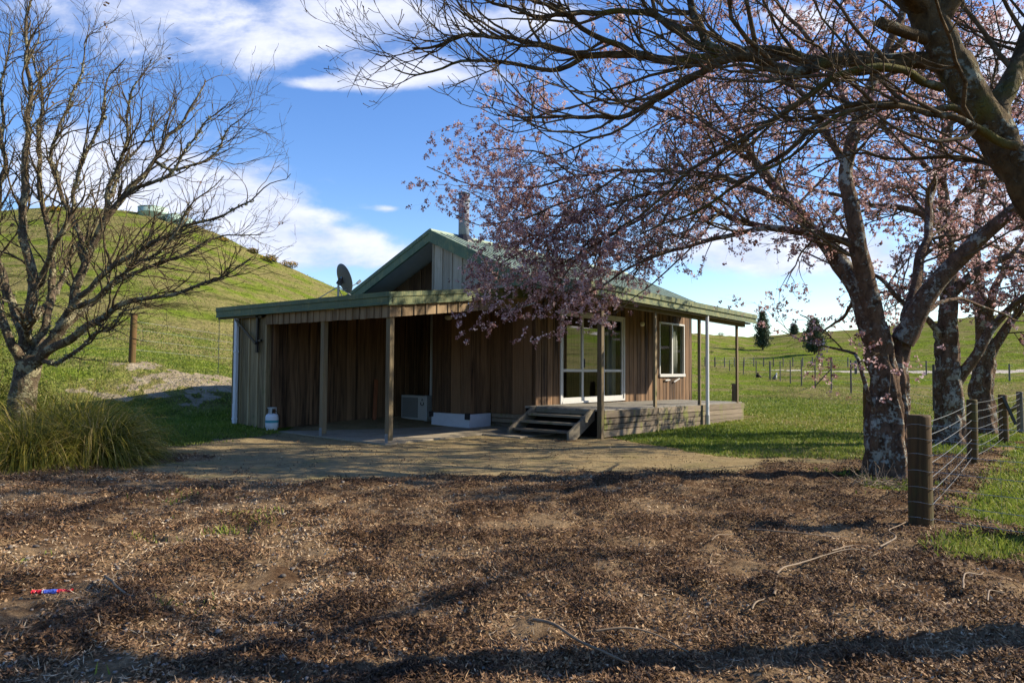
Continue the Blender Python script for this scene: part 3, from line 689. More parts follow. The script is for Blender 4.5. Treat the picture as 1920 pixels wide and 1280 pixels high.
# --- lamps, brackets, pipes, flue
def oval_lamp(c, nrm, w2, h2):
    mb = MB(); n = 14; rings = ((1, 0), (1, .03), (.85, .055), (.5, .072), (.1, .078)); V = []
    a = Vector((nrm[1], -nrm[0], 0)) ; c = Vector(c)
    for s_, d_ in rings:
        for k in range(n):
            t_ = 2 * math.pi * k / n; V.append(c + a * (w2 * s_ * math.cos(t_)) + Vector((0, 0, h2 * s_ * math.sin(t_))) + Vector(nrm) * d_)
    F_ = [(j * n + k, j * n + (k + 1) % n, (j + 1) * n + (k + 1) % n, (j + 1) * n + k) for j in range(4) for k in range(n)] + [tuple(range(4 * n, 5 * n))]
    mb.add(V, F_); mb.build('wall_lamp', M['lamp'], house, smooth=True)
oval_lamp((-1.62, 3.115, 2.36), (0, -1, 0), .10, .055); oval_lamp((.225, 8.36, 2.44), (1, 0, 0), .075, .065)
mb = MB()
mb.box(-4.75, -4.65, -.105, -.035, -.03, .50); mb.box(-4.758, -4.642, -.11, -.03, .16, .20); mb.box(-4.745, -4.655, -.10, -.036, .50, 2.28); mb.box(-4.755, -4.645, -.107, -.03, 1.55, 1.60)
mb.build('downpipe', M['white'], house, bevel=.008)
mb = MB(); mb.bar((2.26, 7.76, .20), (2.26, 7.76, 2.56), .042, 12); mb.bar((2.26, 7.76, 2.55), (2.20, 7.72, 2.62), .042, 10); dp = mb.build('downpipe', M['white'], house, smooth=False)
mb = MB(); mb.bar((2.26, 7.76, -.12), (2.26, 7.76, .22), .055, 12); mb.build('pipe_socket', M['grey_plastic'], dp)
mb = MB(); mb.bar((-2.03, 4.0, 4.05), (-2.03, 4.0, 5.30), .125, 20); mb.bar((-2.03, 4.0, 5.12), (-2.03, 4.0, 5.17), .15, 20); mb.bar((-2.03, 4.0, 5.30), (-2.03, 4.0, 5.36), .15, 20, .05); fl = mb.build('flue', M['flue'], house, smooth=False)
for p in fl.data.polygons: p.use_smooth = len(p.vertices) == 4
mb = MB(); mb.lathe([(.27, 4.10), (.25, 4.20), (.17, 4.30), (.13, 4.34)], -2.03, 4.0, 14); mb.build('flue_flashing', M['black'], fl)
mb = MB(); mb.sqbar((.262, 9.62, .98), (.262, 9.90, .985), .03, .035); mb.build('wall_rail', M['joinery'], house); mb = MB(); mb.sqbar((.262, 10.15, .93), (.262, 10.5, 1.02), .03, .03); mb.build('wall_rail', M['joinery'], house)

# ================================================================== THINGS AROUND THE HOUSE
def hpt(x, y, z=0): a, b = h2w(x, y); return (a, b, z)
# heat pump
t_ = thing('heat_pump', 'grey outdoor heat pump unit standing on the carport slab', 'heat pump', hpt(-2.95, 3.35, .012), -TH)
mb = MB(); mb.box(-.425, .425, 0, .30, .06, .62); mb.box(-.40, -.30, .03, .27, 0, .06); mb.box(.30, .40, .03, .27, 0, .06); mb.build('casing', M['grey_plastic'], t_, bevel=.012)
mb = MB(); mb.box(-.38, .14, -.008, -.0005, .11, .57, .3)
for k in range(13): mb.box(-.37, .13, -.016, -.0085, .125 + k * .034, .137 + k * .034)
mb.build('fan_grille', M['grille'], t_)
mb = MB()
for cx, cz_ in ((.28, .545), (.263, .515), (.297, .515)):
    mb.add([(cx, -.004, cz_ + .018), (cx + .014, -.004, cz_), (cx, -.004, cz_ - .018), (cx - .014, -.004, cz_), (cx, -.001, cz_ + .018), (cx + .014, -.001, cz_), (cx, -.001, cz_ - .018), (cx - .014, -.001, cz_)], [(0, 1, 2, 3), (0, 4, 5, 1), (1, 5, 6, 2), (2, 6, 7, 3), (3, 7, 4, 0)])
for k in range(12):
    a_ = k * math.pi / 6; mb.box(.28 + .05 * math.cos(a_) - .012, .28 + .05 * math.cos(a_) + .012, -.006, -.0008, .44 + .04 * math.sin(a_) - .01, .44 + .04 * math.sin(a_) + .01) if k not in (2, 3, 4) else None
mb.build('logo', M['black'], t_)
mb = MB(); mb.path([(.36, .2, .615), (.355, .21, 1.2), (.34, .22, 1.6), (.345, .22, 2.62)], .035, 10); mb.build('pipe_cover', M['grey_plastic'], t_)
# gas bottle
t_ = thing('gas_bottle', 'white gas bottle with a teal band beside the carport wall', 'gas bottle', hpt(-3.47, .02, .012))
mb = MB(); mb.lathe([(.09, 0), (.105, .01), (.105, .04), (.122, .06), (.125, .10), (.125, .26), (.115, .30), (.08, .325), (.03, .335)], n=22); o = mb.build('tank', M['white'], t_, smooth=True)
mb = MB(); mb.lathe([(.1262, .15), (.1268, .152), (.1268, .20), (.1262, .202)], n=22); mb.build('band', M['bluegreen'], o, smooth=True)
mb = MB()
for k in range(3):
    a_ = 2.1 * k + .5; mb.sqbar((.08 * math.cos(a_), .08 * math.sin(a_), .31), (.075 * math.cos(a_), .075 * math.sin(a_), .43), .05, .012, (math.cos(a_), math.sin(a_), 0))
mb.lathe([(.085, .425), (.088, .43), (.088, .45), (.08, .452)], n=18); mb.build('collar', M['grey_plastic'], t_)
mb = MB(); mb.bar((0, 0, .33), (0, 0, .41), .022, 8); mb.bar((0, 0, .385), (.05, -.02, .385), .013, 6); mb.bar((0, 0, .41), (0, 0, .43), .03, 8); mb.build('valve', M['black'], t_)
mb = MB(); mb.path([(.05, -.02, .385), (.11, -.04, .37), (.15, 0, .28), (.14, .06, .12), (.06, .16, .03), (-.05, .2, .02)], .009, 6); mb.build('hose', M['black'], t_)
# leaning plank
mb = MB(); mb.sqbar((0, 0, 0), (-.14, .16, .98), .10, .022, (1, 0, 0)); o = mb.build('leaning_plank', M['wood_red'], None); o.location = hpt(-3.38, 2.55, .012); o.rotation_euler = (0, 0, -TH)
tag(o, 'short reddish plank leaning in the dark back of the carport', 'plank')
# wall bracket with chain
t_ = thing('wall_bracket', 'black iron bracket arm with a hanging chain on the weathered wing wall', 'bracket', hpt(-3.93, -.06, 1.55), -TH)
mb = MB(); mb.box(-.03, .03, -.02, .02, .0, .76); mb.box(-.01, .13, -.01, .03, .22, .265); mb.box(-.01, .15, -.01, .03, .70, .745); mb.build('backplate', M['black'], t_)
mb = MB(); mb.box(-1.46, .0, -.045, -.021, .715, .76); mb.build('arm', M['black'], t_)
mb = MB(); mb.sqbar((.0, -.033, .18), (-.78, -.033, .70), .05, .022, (0, 1, 0)); mb.build('brace', M['black'], t_)
mb = MB()
for k in range(34):
    c = Vector((-1.43, -.033, .70 - k * .034)); a_ = Vector((1, 0, 0)) if k % 2 else Vector((0, 1, 0))
    pts = [c + a_ * (.010 * math.cos(q_)) + Vector((0, 0, .021 * math.sin(q_))) for q_ in np.linspace(0, 2 * math.pi, 7)]
    mb.path(pts, .0032, 4)
mb.build('chain', M['galv'], t_)
# satellite dish
t_ = thing('satellite_dish', 'dark grey satellite dish seen from behind on the carport roof', 'satellite dish', hpt(-2.98, 1.2, cz(1.2)))
mb = MB(); mb.bar((0, 0, -.02), (0, 0, .36), .022, 10); mb.build('mast', M['galv'], t_)
mb = MB(); mb.bar((0, 0, .30), (-.44, -.12, .0), .010, 6); mb.bar((0, 0, .30), (.36, .12, .05), .010, 6); mb.bar((0, 0, .28), (.02, .42, .05), .010, 6); mb.build('stay', M['galv'], t_)
nrm = Vector((.74, .58, .34)).normalized(); ctr = Vector((.09, .03, .47)); ax = nrm.orthogonal().normalized(); ay = nrm.cross(ax)
V = []; n = 36; prof = [(.0, 0), (.1, .006), (.2, .024), (.28, .046), (.315, .060), (.315, .066), (.28, .053), (.2, .031), (.1, .013), (.0, .007)]
for r_, d_ in prof:
    for k in range(n): q_ = 2 * math.pi * k / n; V.append(ctr + nrm * (d_ - .03) + r_ * (math.cos(q_) * ax + math.sin(q_) * ay) * 1.0)
mb = MB(); mb.add(V, [(j * n + k, j * n + (k + 1) % n, (j + 1) * n + (k + 1) % n, (j + 1) * n + k) for j in range(len(prof) - 1) for k in range(n)]); mb.build('reflector', M['dish'], t_, smooth=True)
mb = MB(); mb.sqbar(Vector((0, 0, .34)), ctr - nrm * .035, .07, .11); mb.sqbar(ctr - nrm * .05 + Vector((0, 0, -.09)), ctr - nrm * .02 + Vector((0, 0, .05)), .09, .05, tuple(nrm)); mb.build('mount', M['black'], t_)
E0 = ctr + Vector((0, 0, -.26)); mb = MB(); mb.bar(E0, E0 + nrm * .36 + Vector((0, 0, .08)), .011, 6); mb.bar(E0 + nrm * .34 + Vector((0, 0, .07)), E0 + nrm * .42 + Vector((0, 0, .11)), .03, 8); mb.build('feed_arm', M['galv'], t_)

# ================================================================== TREES
def nrmz(a): return a / (np.linalg.norm(a, axis=-1, keepdims=True) + 1e-9)
def catmull(P, step):
    P = np.asarray(P, float); Q = np.vstack([2 * P[0] - P[1], P, 2 * P[-1] - P[-2]]); out = []
    for i in range(1, len(Q) - 2):
        a, b, c, d = Q[i - 1], Q[i], Q[i + 1], Q[i + 2]; n = max(2, int(np.linalg.norm(c[:3] - b[:3]) / step))
        t = (np.arange(n) / n)[:, None]
        out.append(.5 * (2 * b + (c - a) * t + (2 * a - 5 * b + 4 * c - d) * t ** 2 + (3 * b - a - 3 * c + d) * t ** 3))
    return np.vstack(out + [P[-1:]])
class Tubes:
    """collects swept limbs and builds them as one continuous-looking mesh"""
    def __init__(s): s.V = []; s.F = []; s.n = 0
    def batch(s, P, R, sides, lump=0.0, seed=0, flute=0.0):
        P = np.asarray(P, float); R = np.asarray(R, float)
        if P.ndim == 2: P, R = P[None], R[None]
        N, K, _ = P.shape
        Tn = nrmz(np.gradient(P, axis=1)); mean = nrmz(P[:, -1] - P[:, 0])
        ref = np.where(np.abs(mean[:, 2:3]) > .8, np.array([[1., 0, 0]]), np.array([[0, 0, 1.]]))[:, None, :]
        n1 = nrmz(np.cross(Tn, ref)); n2 = np.cross(Tn, n1)
        th = np.arange(sides) * 2 * math.pi / sides
        rr = R[:, :, None] * np.ones(sides)
        if lump:
            k = np.arange(K)[None, :, None] * .23 + np.arange(N)[:, None, None] * 7.7
            cx = np.cos(th)[None, None]; sx = np.sin(th)[None, None]
            rr = rr * (1 + lump * fbm(1.1 * cx + k + seed, 1.1 * sx + .35 * k, 3, 31) + lump * .35 * fbm(3 * cx + k * 1.5, 3 * sx - k, 2, 41))
        if flute:
            kk = np.arange(K)[None, :, None] / K; a_ = th[None, None]
            rr = rr * (1 + flute * (np.abs(np.cos(2.5 * a_ + seed + 1.4 * np.sin(3 * kk + seed))) ** .7 - .55) + flute * .5 * np.cos(7 * a_ + 5 * kk + seed) * np.sin(9 * kk + a_))
        V = P[:, :, None, :] + rr[..., None] * (np.cos(th)[None, None, :, None] * n1[:, :, None, :] + np.sin(th)[None, None, :, None] * n2[:, :, None, :])
        b = s.n + (np.arange(N) * K * sides)[:, None, None]
        i = np.arange(K - 1)[None, :, None]; j = np.arange(sides)[None, None, :]; jn = (j + 1) % sides
        F_ = np.stack([b + i * sides + j, b + i * sides + jn, b + (i + 1) * sides + jn, b + (i + 1) * sides + j], -1).reshape(-1, 4)
        s.V.append(V.reshape(-1, 3)); s.F.append(F_); s.n += N * K * sides
    def build(s, name, mat, parent=None):
        return link_mesh(name, np.vstack(s.V), [np.vstack(s.F)], mat, parent, smooth=True)
def grow(rg, start, dirn, length, rad0, K, wob, bias, tip=.25, curl=None):
    N = len(start); P = np.zeros((N, K, 3)); P[:, 0] = start; d = nrmz(dirn); st = (length / (K - 1))[:, None]
    drift = rg.normal(0, 1, (N, 3)) * wob * .5
    for k in range(1, K):
        d = nrmz(d + rg.normal(0, wob, (N, 3)) + drift / K + np.asarray(bias) * (1.0 / K) * (1 if curl is None else curl(k / K)))
        P[:, k] = P[:, k - 1] + d * st
    t = np.linspace(0, 1, K)[None]; R = rad0[:, None] * (1 - (1 - tip) * t)
    return P, R
def sprout(rg, P, R, n, lo, hi, ang, flat=.6, lean=(0, 0, 0), leanw=0.0):
    """n children per parent; returns starts, directions, parent radius, position 0..1"""
    N, K, _ = P.shape; t = rg.uniform(lo, hi, (N, n)); x = t * (K - 1); i = np.minimum(x.astype(int), K - 2); f = (x - i)[..., None]
    ar = np.arange(N)[:, None]; S0 = P[ar, i] * (1 - f) + P[ar, i + 1] * f; Tn = nrmz(P[ar, i + 1] - P[ar, i]); rr = R[ar, i]
    q = rg.normal(0, 1, (N, n, 3)); q[..., 2] *= flat; q = nrmz(q - (q * Tn).sum(-1, keepdims=True) * Tn)
    a = rg.normal(ang, .18, (N, n, 1)); D = nrmz(Tn * np.cos(a) + q * np.sin(a) + np.asarray(lean) * leanw)
    return S0.reshape(-1, 3), D.reshape(-1, 3), rr.ravel(), t.ravel()
def sprout_limbs(rg, limbs, spacing, lo, ang, flat, lean=(0, 0, 0), leanw=0.0):
    Ss, Ds, Rs, Ts = [], [], [], []
    for P, R in limbs:
        L = np.linalg.norm(np.diff(P, axis=0), axis=1).sum(); n = max(1, int(L / spacing))
        a, b, c, t = sprout(rg, P[None], R[None], n, lo, .99, ang, flat, lean, leanw)
        Ss.append(a); Ds.append(b); Rs.append(c); Ts.append(t)
    return np.vstack(Ss), np.vstack(Ds), np.concatenate(Rs), np.concatenate(Ts)
def limb(rg, pts, r0, r1, wob=.02, step=.10, p=1.0):
    P = catmull(pts, step); n = len(P); t = np.linspace(0, 1, n)
    P[1:-1] += (np.stack([fbm(t * len(P) * .16 + 9 * k + rg.uniform(0, 99), t * 0, 2, 5 + k) for k in range(3)], -1) * wob)[1:-1]
    return P, r0 + (r1 - r0) * t ** p
def px(pts): return [at(*p) for p in pts]
def quads_on(rg, C0, size, asp=.8):
    """small randomly turned quads around centres"""
    N = len(C0); a = nrmz(rg.normal(0, 1, (N, 3))); b = nrmz(np.cross(a, rg.normal(0, 1, (N, 3)))); s = size[:, None] * .5
    V = np.stack([C0 - a * s, C0 + b * s * asp, C0 + a * s, C0 - b * s * asp], 1).reshape(-1, 3)
    F_ = np.arange(N * 4).reshape(-1, 4); return V, F_
def blossoms(rg, P, per, spread, size, name, parent, keep=None):
    N, K, _ = P.shape; t = rg.uniform(.1, 1, (N, per)) * (K - 1); i = np.minimum(t.astype(int), K - 2); f = (t - i)[..., None]; ar = np.arange(N)[:, None]
    c = (P[ar, i] * (1 - f) + P[ar, i + 1] * f).reshape(-1, 3)
    if keep is not None: c = c[keep(c, rg)]
    tone_c = np.clip(rg.normal(.52, .20, len(c)), 0, 1)
    c = np.repeat(c, 9, 0); tone = np.clip(np.repeat(tone_c, 9) + rg.normal(0, .17, len(c)), 0, 1)
    c = c + rg.normal(0, spread, c.shape)
    V, F_ = quads_on(rg, c, size * rg.uniform(.55, 1.3, len(c)))
    return link_mesh(name, V, [F_], M['blossom'], parent, attrs={'tone': ('FACE', tone)})

# ---- flowering cherry beside the yard, nearest of the row
def cherry(label, base, trunk, limbs, seed, lump, per, dens=1.0, tw=1.0, keep=None, size=.034, L2=1.15, prune=None, over=None, group='flowering cherry trees along the wire fence'):
    rg = np.random.default_rng(seed); root = thing('cherry_tree', label, 'tree', base, 0, group)
    B = np.array(base)
    tb = Tubes(); LB = []
    for pts, r0, r1 in trunk:
        P, R = limb(rg, pts, r0, r1, .05, .07); u = np.linspace(0, 1, len(P))
        R = R * (1 + .45 * np.exp(-u * 9))
        tb.batch(P - B, R, 36, lump, seed, .22)
    for pts, r0, r1 in limbs:
        P, R = limb(rg, pts, r0, r1, .07, .12, .75); LB.append((P, R)); tb.batch(P - B, R, 10, .12, seed)
    tb.build('trunk', M['bark'], root)
    br = Tubes()
    s, d, r, t = sprout_limbs(rg, LB, .17 / dens, .12, .95, .75, (-.12, 0, .12), .6)
    ln = L2 * rg.uniform(.5, 1.35, len(s)) * (1.1 - .45 * t)
    P2, R2 = grow(rg, s, d, ln, np.minimum(r * .55, .006 + .012 * ln), 9, .16, (0, 0, -.25))
    if prune is not None: k_ = prune(P2); P2, R2 = P2[k_], R2[k_]
    br.batch(P2 - B, R2, 5)
    s, d, r, t = sprout(rg, P2, R2, 6, .15, .98, .85, .8)
    ln = .50 * rg.uniform(.5, 1.4, len(s)); P3, R3 = grow(rg, s, d, ln, np.minimum(r * .7, .0075), 6, .2, (0, 0, -.35)); br.batch(P3 - B, R3 * tw, 4)
    s, d, r, t = sprout(rg, P3, R3, 3, .2, .98, .8, .8)
    ln = .22 * rg.uniform(.5, 1.4, len(s)); P4, R4 = grow(rg, s, d, ln, np.minimum(r * .8, .004), 4, .2, (0, 0, -.2)); br.batch(P4 - B, R4 * tw, 3)
    br.build('branches', M['twig'], root)
    W = P4 - B
    kk = None if keep is None else (lambda c, g: keep(c + B, g))
    blossoms(rg, W, per, .017, size, 'blossom', root, kk) if over is None else blossoms(rg, np.concatenate([W, W[over(W[:, 0] + B)]]), per, .017, size, 'blossom', root, kk)
    return root
b1 = np.append(np.array(at(1664, 886, 8.45)[:2]), 0.0); b1[2] = float(zg(b1[0], b1[1])) - .05
def P1(l): return px(l)
tr1 = [([b1 + (-.08, 0, 0), at(1648, 800, 8.45), at(1656, 720, 8.45), at(1650, 660, 8.45), at(1640, 610, 8.45)], .160, .135),
       ([b1 + (.14, .05, 0), at(1684, 800, 8.5), at(1682, 730, 8.5), at(1688, 670, 8.55), at(1696, 620, 8.6)], .118, .105),
       ([b1 + (.0, -.12, 0), at(1672, 820, 8.35), at(1668, 740, 8.34), at(1664, 680, 8.4), at(1656, 640, 8.45)], .13, .09)]
lb1 = [(P1([(1645, 640, 8.45), (1610, 545, 8.5), (1568, 478, 8.7), (1530, 440, 8.9), (1490, 390, 9.1), (1440, 330, 9.3), (1400, 265, 9.5), (1372, 235, 9.6), (1330, 180, 9.8)]), .165, .02),
       (P1([(1640, 620, 8.45), (1617, 510, 8.3), (1602, 400, 8.2), (1590, 322, 8.2), (1610, 225, 8.1), (1655, 115, 8.0), (1692, 30, 8.0), (1700, -60, 8.0)]), .14, .03),
       (P1([(1692, 640, 8.55), (1760, 525, 8.4), (1840, 440, 8.2), (1920, 375, 8.0), (2010, 290, 7.8), (2080, 160, 7.6)]), .15, .03),
       (P1([(1575, 488, 8.7), (1520, 442, 8.9), (1440, 428, 9.4), (1350, 396, 9.8), (1270, 362, 10.1), (1180, 368, 10.4), (1090, 405, 10.6), (1010, 450, 10.8), (930, 500, 10.9)]), .062, .010),
       (P1([(1490, 390, 9.1), (1400, 350, 9.5), (1290, 322, 9.9), (1180, 318, 10.2), (1080, 330, 10.4), (980, 352, 10.6), (880, 345, 10.7), (800, 312, 10.7)]), .05, .006),
       (P1([(1600, 460, 8.4), (1500, 432, 8.6), (1400, 436, 8.9), (1290, 462, 9.3), (1190, 500, 9.6), (1110, 545, 9.9), (1060, 570, 10.1)]), .05, .010),
       (P1([(1440, 330, 9.3), (1330, 250, 9.8), (1220, 200, 10.2), (1120, 190, 10.4), (1020, 215, 10.6), (950, 240, 10.6)]), .045, .008),
       (P1([(1592, 330, 8.2), (1520, 210, 8.4), (1420, 110, 8.8), (1290, 50, 9.2), (1180, 10, 9.4)]), .05, .010),
       (P1([(1610, 225, 8.1), (1540, 110, 8.3), (1470, 20, 8.5), (1400, -70, 8.7)]), .045, .012),
       (P1([(1655, 115, 8.0), (1740, 40, 7.6), (1830, -30, 7.4), (1920, -80, 7.2)]), .045, .012),
       (P1([(1700, 600, 8.6), (1740, 420, 9.4), (1760, 280, 10.2), (1800, 160, 10.8), (1860, 60, 11.2)]), .075, .015),
       (P1([(1280, 362, 10.1), (1180, 420, 10.2), (1080, 480, 10.3), (990, 530, 10.5), (905, 560, 10.7), (862, 575, 10.8)]), .028, .006),
       (P1([(1180, 368, 10.4), (1090, 470, 10.0), (1040, 540, 9.9), (980, 575, 9.9), (930, 590, 9.9)]), .024, .006),
       (P1([(1180, 318, 10.2), (1080, 370, 10.0), (980, 410, 10.0), (900, 420, 10.2), (850, 400, 10.3)]), .022, .005),
       (P1([(1270, 362, 10.1), (1235, 430, 10.0), (1195, 480, 9.9), (1150, 520, 9.9)]), .022, .005),
       (P1([(1190, 368, 10.4), (1150, 430, 10.6), (1090, 480, 10.7), (1030, 515, 10.8)]), .02, .005),
       (P1([(1090, 405, 10.6), (1000, 400, 10.9), (930, 380, 11.1), (860, 350, 11.2)]), .02, .005),
       (P1([(1090, 330, 10.4), (1010, 290, 10.2), (930, 280, 10.2), (870, 300, 10.3)]), .02, .005),
       (P1([(1350, 396, 9.8), (1290, 470, 9.3), (1230, 530, 9.3), (1180, 560, 9.5), (1150, 590, 9.6)]), .022, .005),
       (P1([(1640, 770, 8.3), (1616, 700, 8.2), (1598, 665, 8.3), (1545, 648, 8.7), (1500, 636, 9.0), (1465, 620, 9.2)]), .035, .006),
       (P1([(1610, 545, 8.5), (1570, 600, 9.3), (1540, 620, 9.9), (1500, 590, 10.4)]), .03, .006),
       (P1([(1720, 590, 8.6), (1800, 560, 9.4), (1880, 590, 10.0), (1960, 610, 10.4)]), .035, .008)]
cherry('nearest flowering cherry, gnarled double trunk, pink branches hanging over the house', tuple(b1), tr1, lb1, 11, .30, 2, 1.0, size=.031, over=lambda c: (c[:, 0] < 1.6) & (rng.random(len(c)) < .5), prune=lambda P: ~(((P[..., 0] > 1.7) & (P[..., 0] < 3.25) & (P[..., 2] < 2.6)).any(1)) & ((P[..., 2].min(1) > 2.0) | ((P[:, -1, 0] > 3.0) & (P[:, -1, 0] < 4.25) & (P[..., 2].min(1) > 1.3)))  & ~((P[..., 0].max(1) > 4.1) & (P[..., 2].min(1) < 2.5)) & ~((P[..., 0].min(1) < -.55) & (P[..., 2].min(1) < 3.75)) & (P[..., 0].min(1) > -1.3))
b2 = np.append(np.array(at(1782, 822, 12.3)[:2]), 0.0); b2[2] = float(zg(b2[0], b2[1])) - .05
tr2 = [([b2, at(1780, 740, 12.3), at(1776, 670, 12.3), at(1774, 610, 12.3)], .215, .16)]
lb2 = [(px([(1776, 640, 12.3), (1780, 540, 12.3), (1775, 430, 12.3), (1765, 330, 12.2), (1780, 220, 12), (1790, 110, 12)]), .18, .03),
       (px([(1772, 650, 12.3), (1745, 605, 12.2), (1700, 570, 12.2), (1650, 520, 12.3), (1580, 500, 12.6), (1500, 470, 13)]), .07, .012),
       (px([(1790, 720, 12.3), (1835, 660, 12.1), (1880, 590, 12.0), (1960, 530, 11.8), (2050, 450, 11.8)]), .11, .02),
       (px([(1778, 560, 12.3), (1850, 500, 12.0), (1940, 460, 11.8), (2040, 380, 11.6)]), .11, .02),
       (px([(1775, 430, 12.3), (1700, 390, 12.6), (1610, 380, 13), (1500, 350, 13.4), (1400, 330, 13.8)]), .075, .012),
       (px([(1768, 350, 12.2), (1690, 270, 12.5), (1600, 200, 12.9), (1480, 150, 13.3), (1360, 130, 13.6)]), .06, .010),
       (px([(1780, 220, 12), (1720, 120, 12.2), (1640, 40, 12.4), (1540, -30, 12.6)]), .05, .010),
       (px([(1770, 420, 12.3), (1840, 300, 12.0), (1910, 180, 11.6), (1980, 80, 11.4)]), .075, .012)]
cherry('middle flowering cherry with straight reddish trunk and low right fork behind the wire fence', tuple(b2), tr2, lb2, 12, .24, 3, .80, 1.3, size=.038, L2=1.4, prune=lambda P: ~((P[:, -1, 0] < 6.3) & (P[..., 2].min(1) < 3.4)) & (P[..., 2].min(1) > 1.9))
b3 = np.append(np.array(at(1842, 800, 14.6)[:2]), 0.0); b3[2] = float(zg(b3[0], b3[1])) - .05
tr3 = [([b3, at(1842, 740, 14.6), at(1846, 690, 14.6), at(1846, 640, 14.6)], .235, .165)]
lb3 = [(px([(1846, 660, 14.6), (1838, 560, 14.6), (1830, 470, 14.6), (1840, 380, 14.6), (1860, 260, 14.6)]), .16, .03),
       (px([(1850, 680, 14.6), (1885, 620, 14.4), (1930, 560, 14.2), (2000, 480, 14)]), .13, .03),
       (px([(1846, 640, 14.6), (1860, 560, 14.5), (1870, 520, 14.5), (1920, 440, 14.4), (1990, 340, 14.2)]), .11, .02),
       (px([(1832, 480, 14.6), (1760, 400, 15), (1680, 350, 15.4), (1590, 330, 15.8)]), .08, .012),
       (px([(1842, 560, 14.6), (1780, 520, 15), (1700, 540, 15.4), (1600, 560, 16)]), .06, .012)]
cherry('third flowering cherry, mossy trunk leaning behind the second tree', tuple(b3), tr3, lb3, 13, .22, 3, .70, 1.5, size=.042, L2=1.5, prune=lambda P: P[..., 2].min(1) > 1.9)

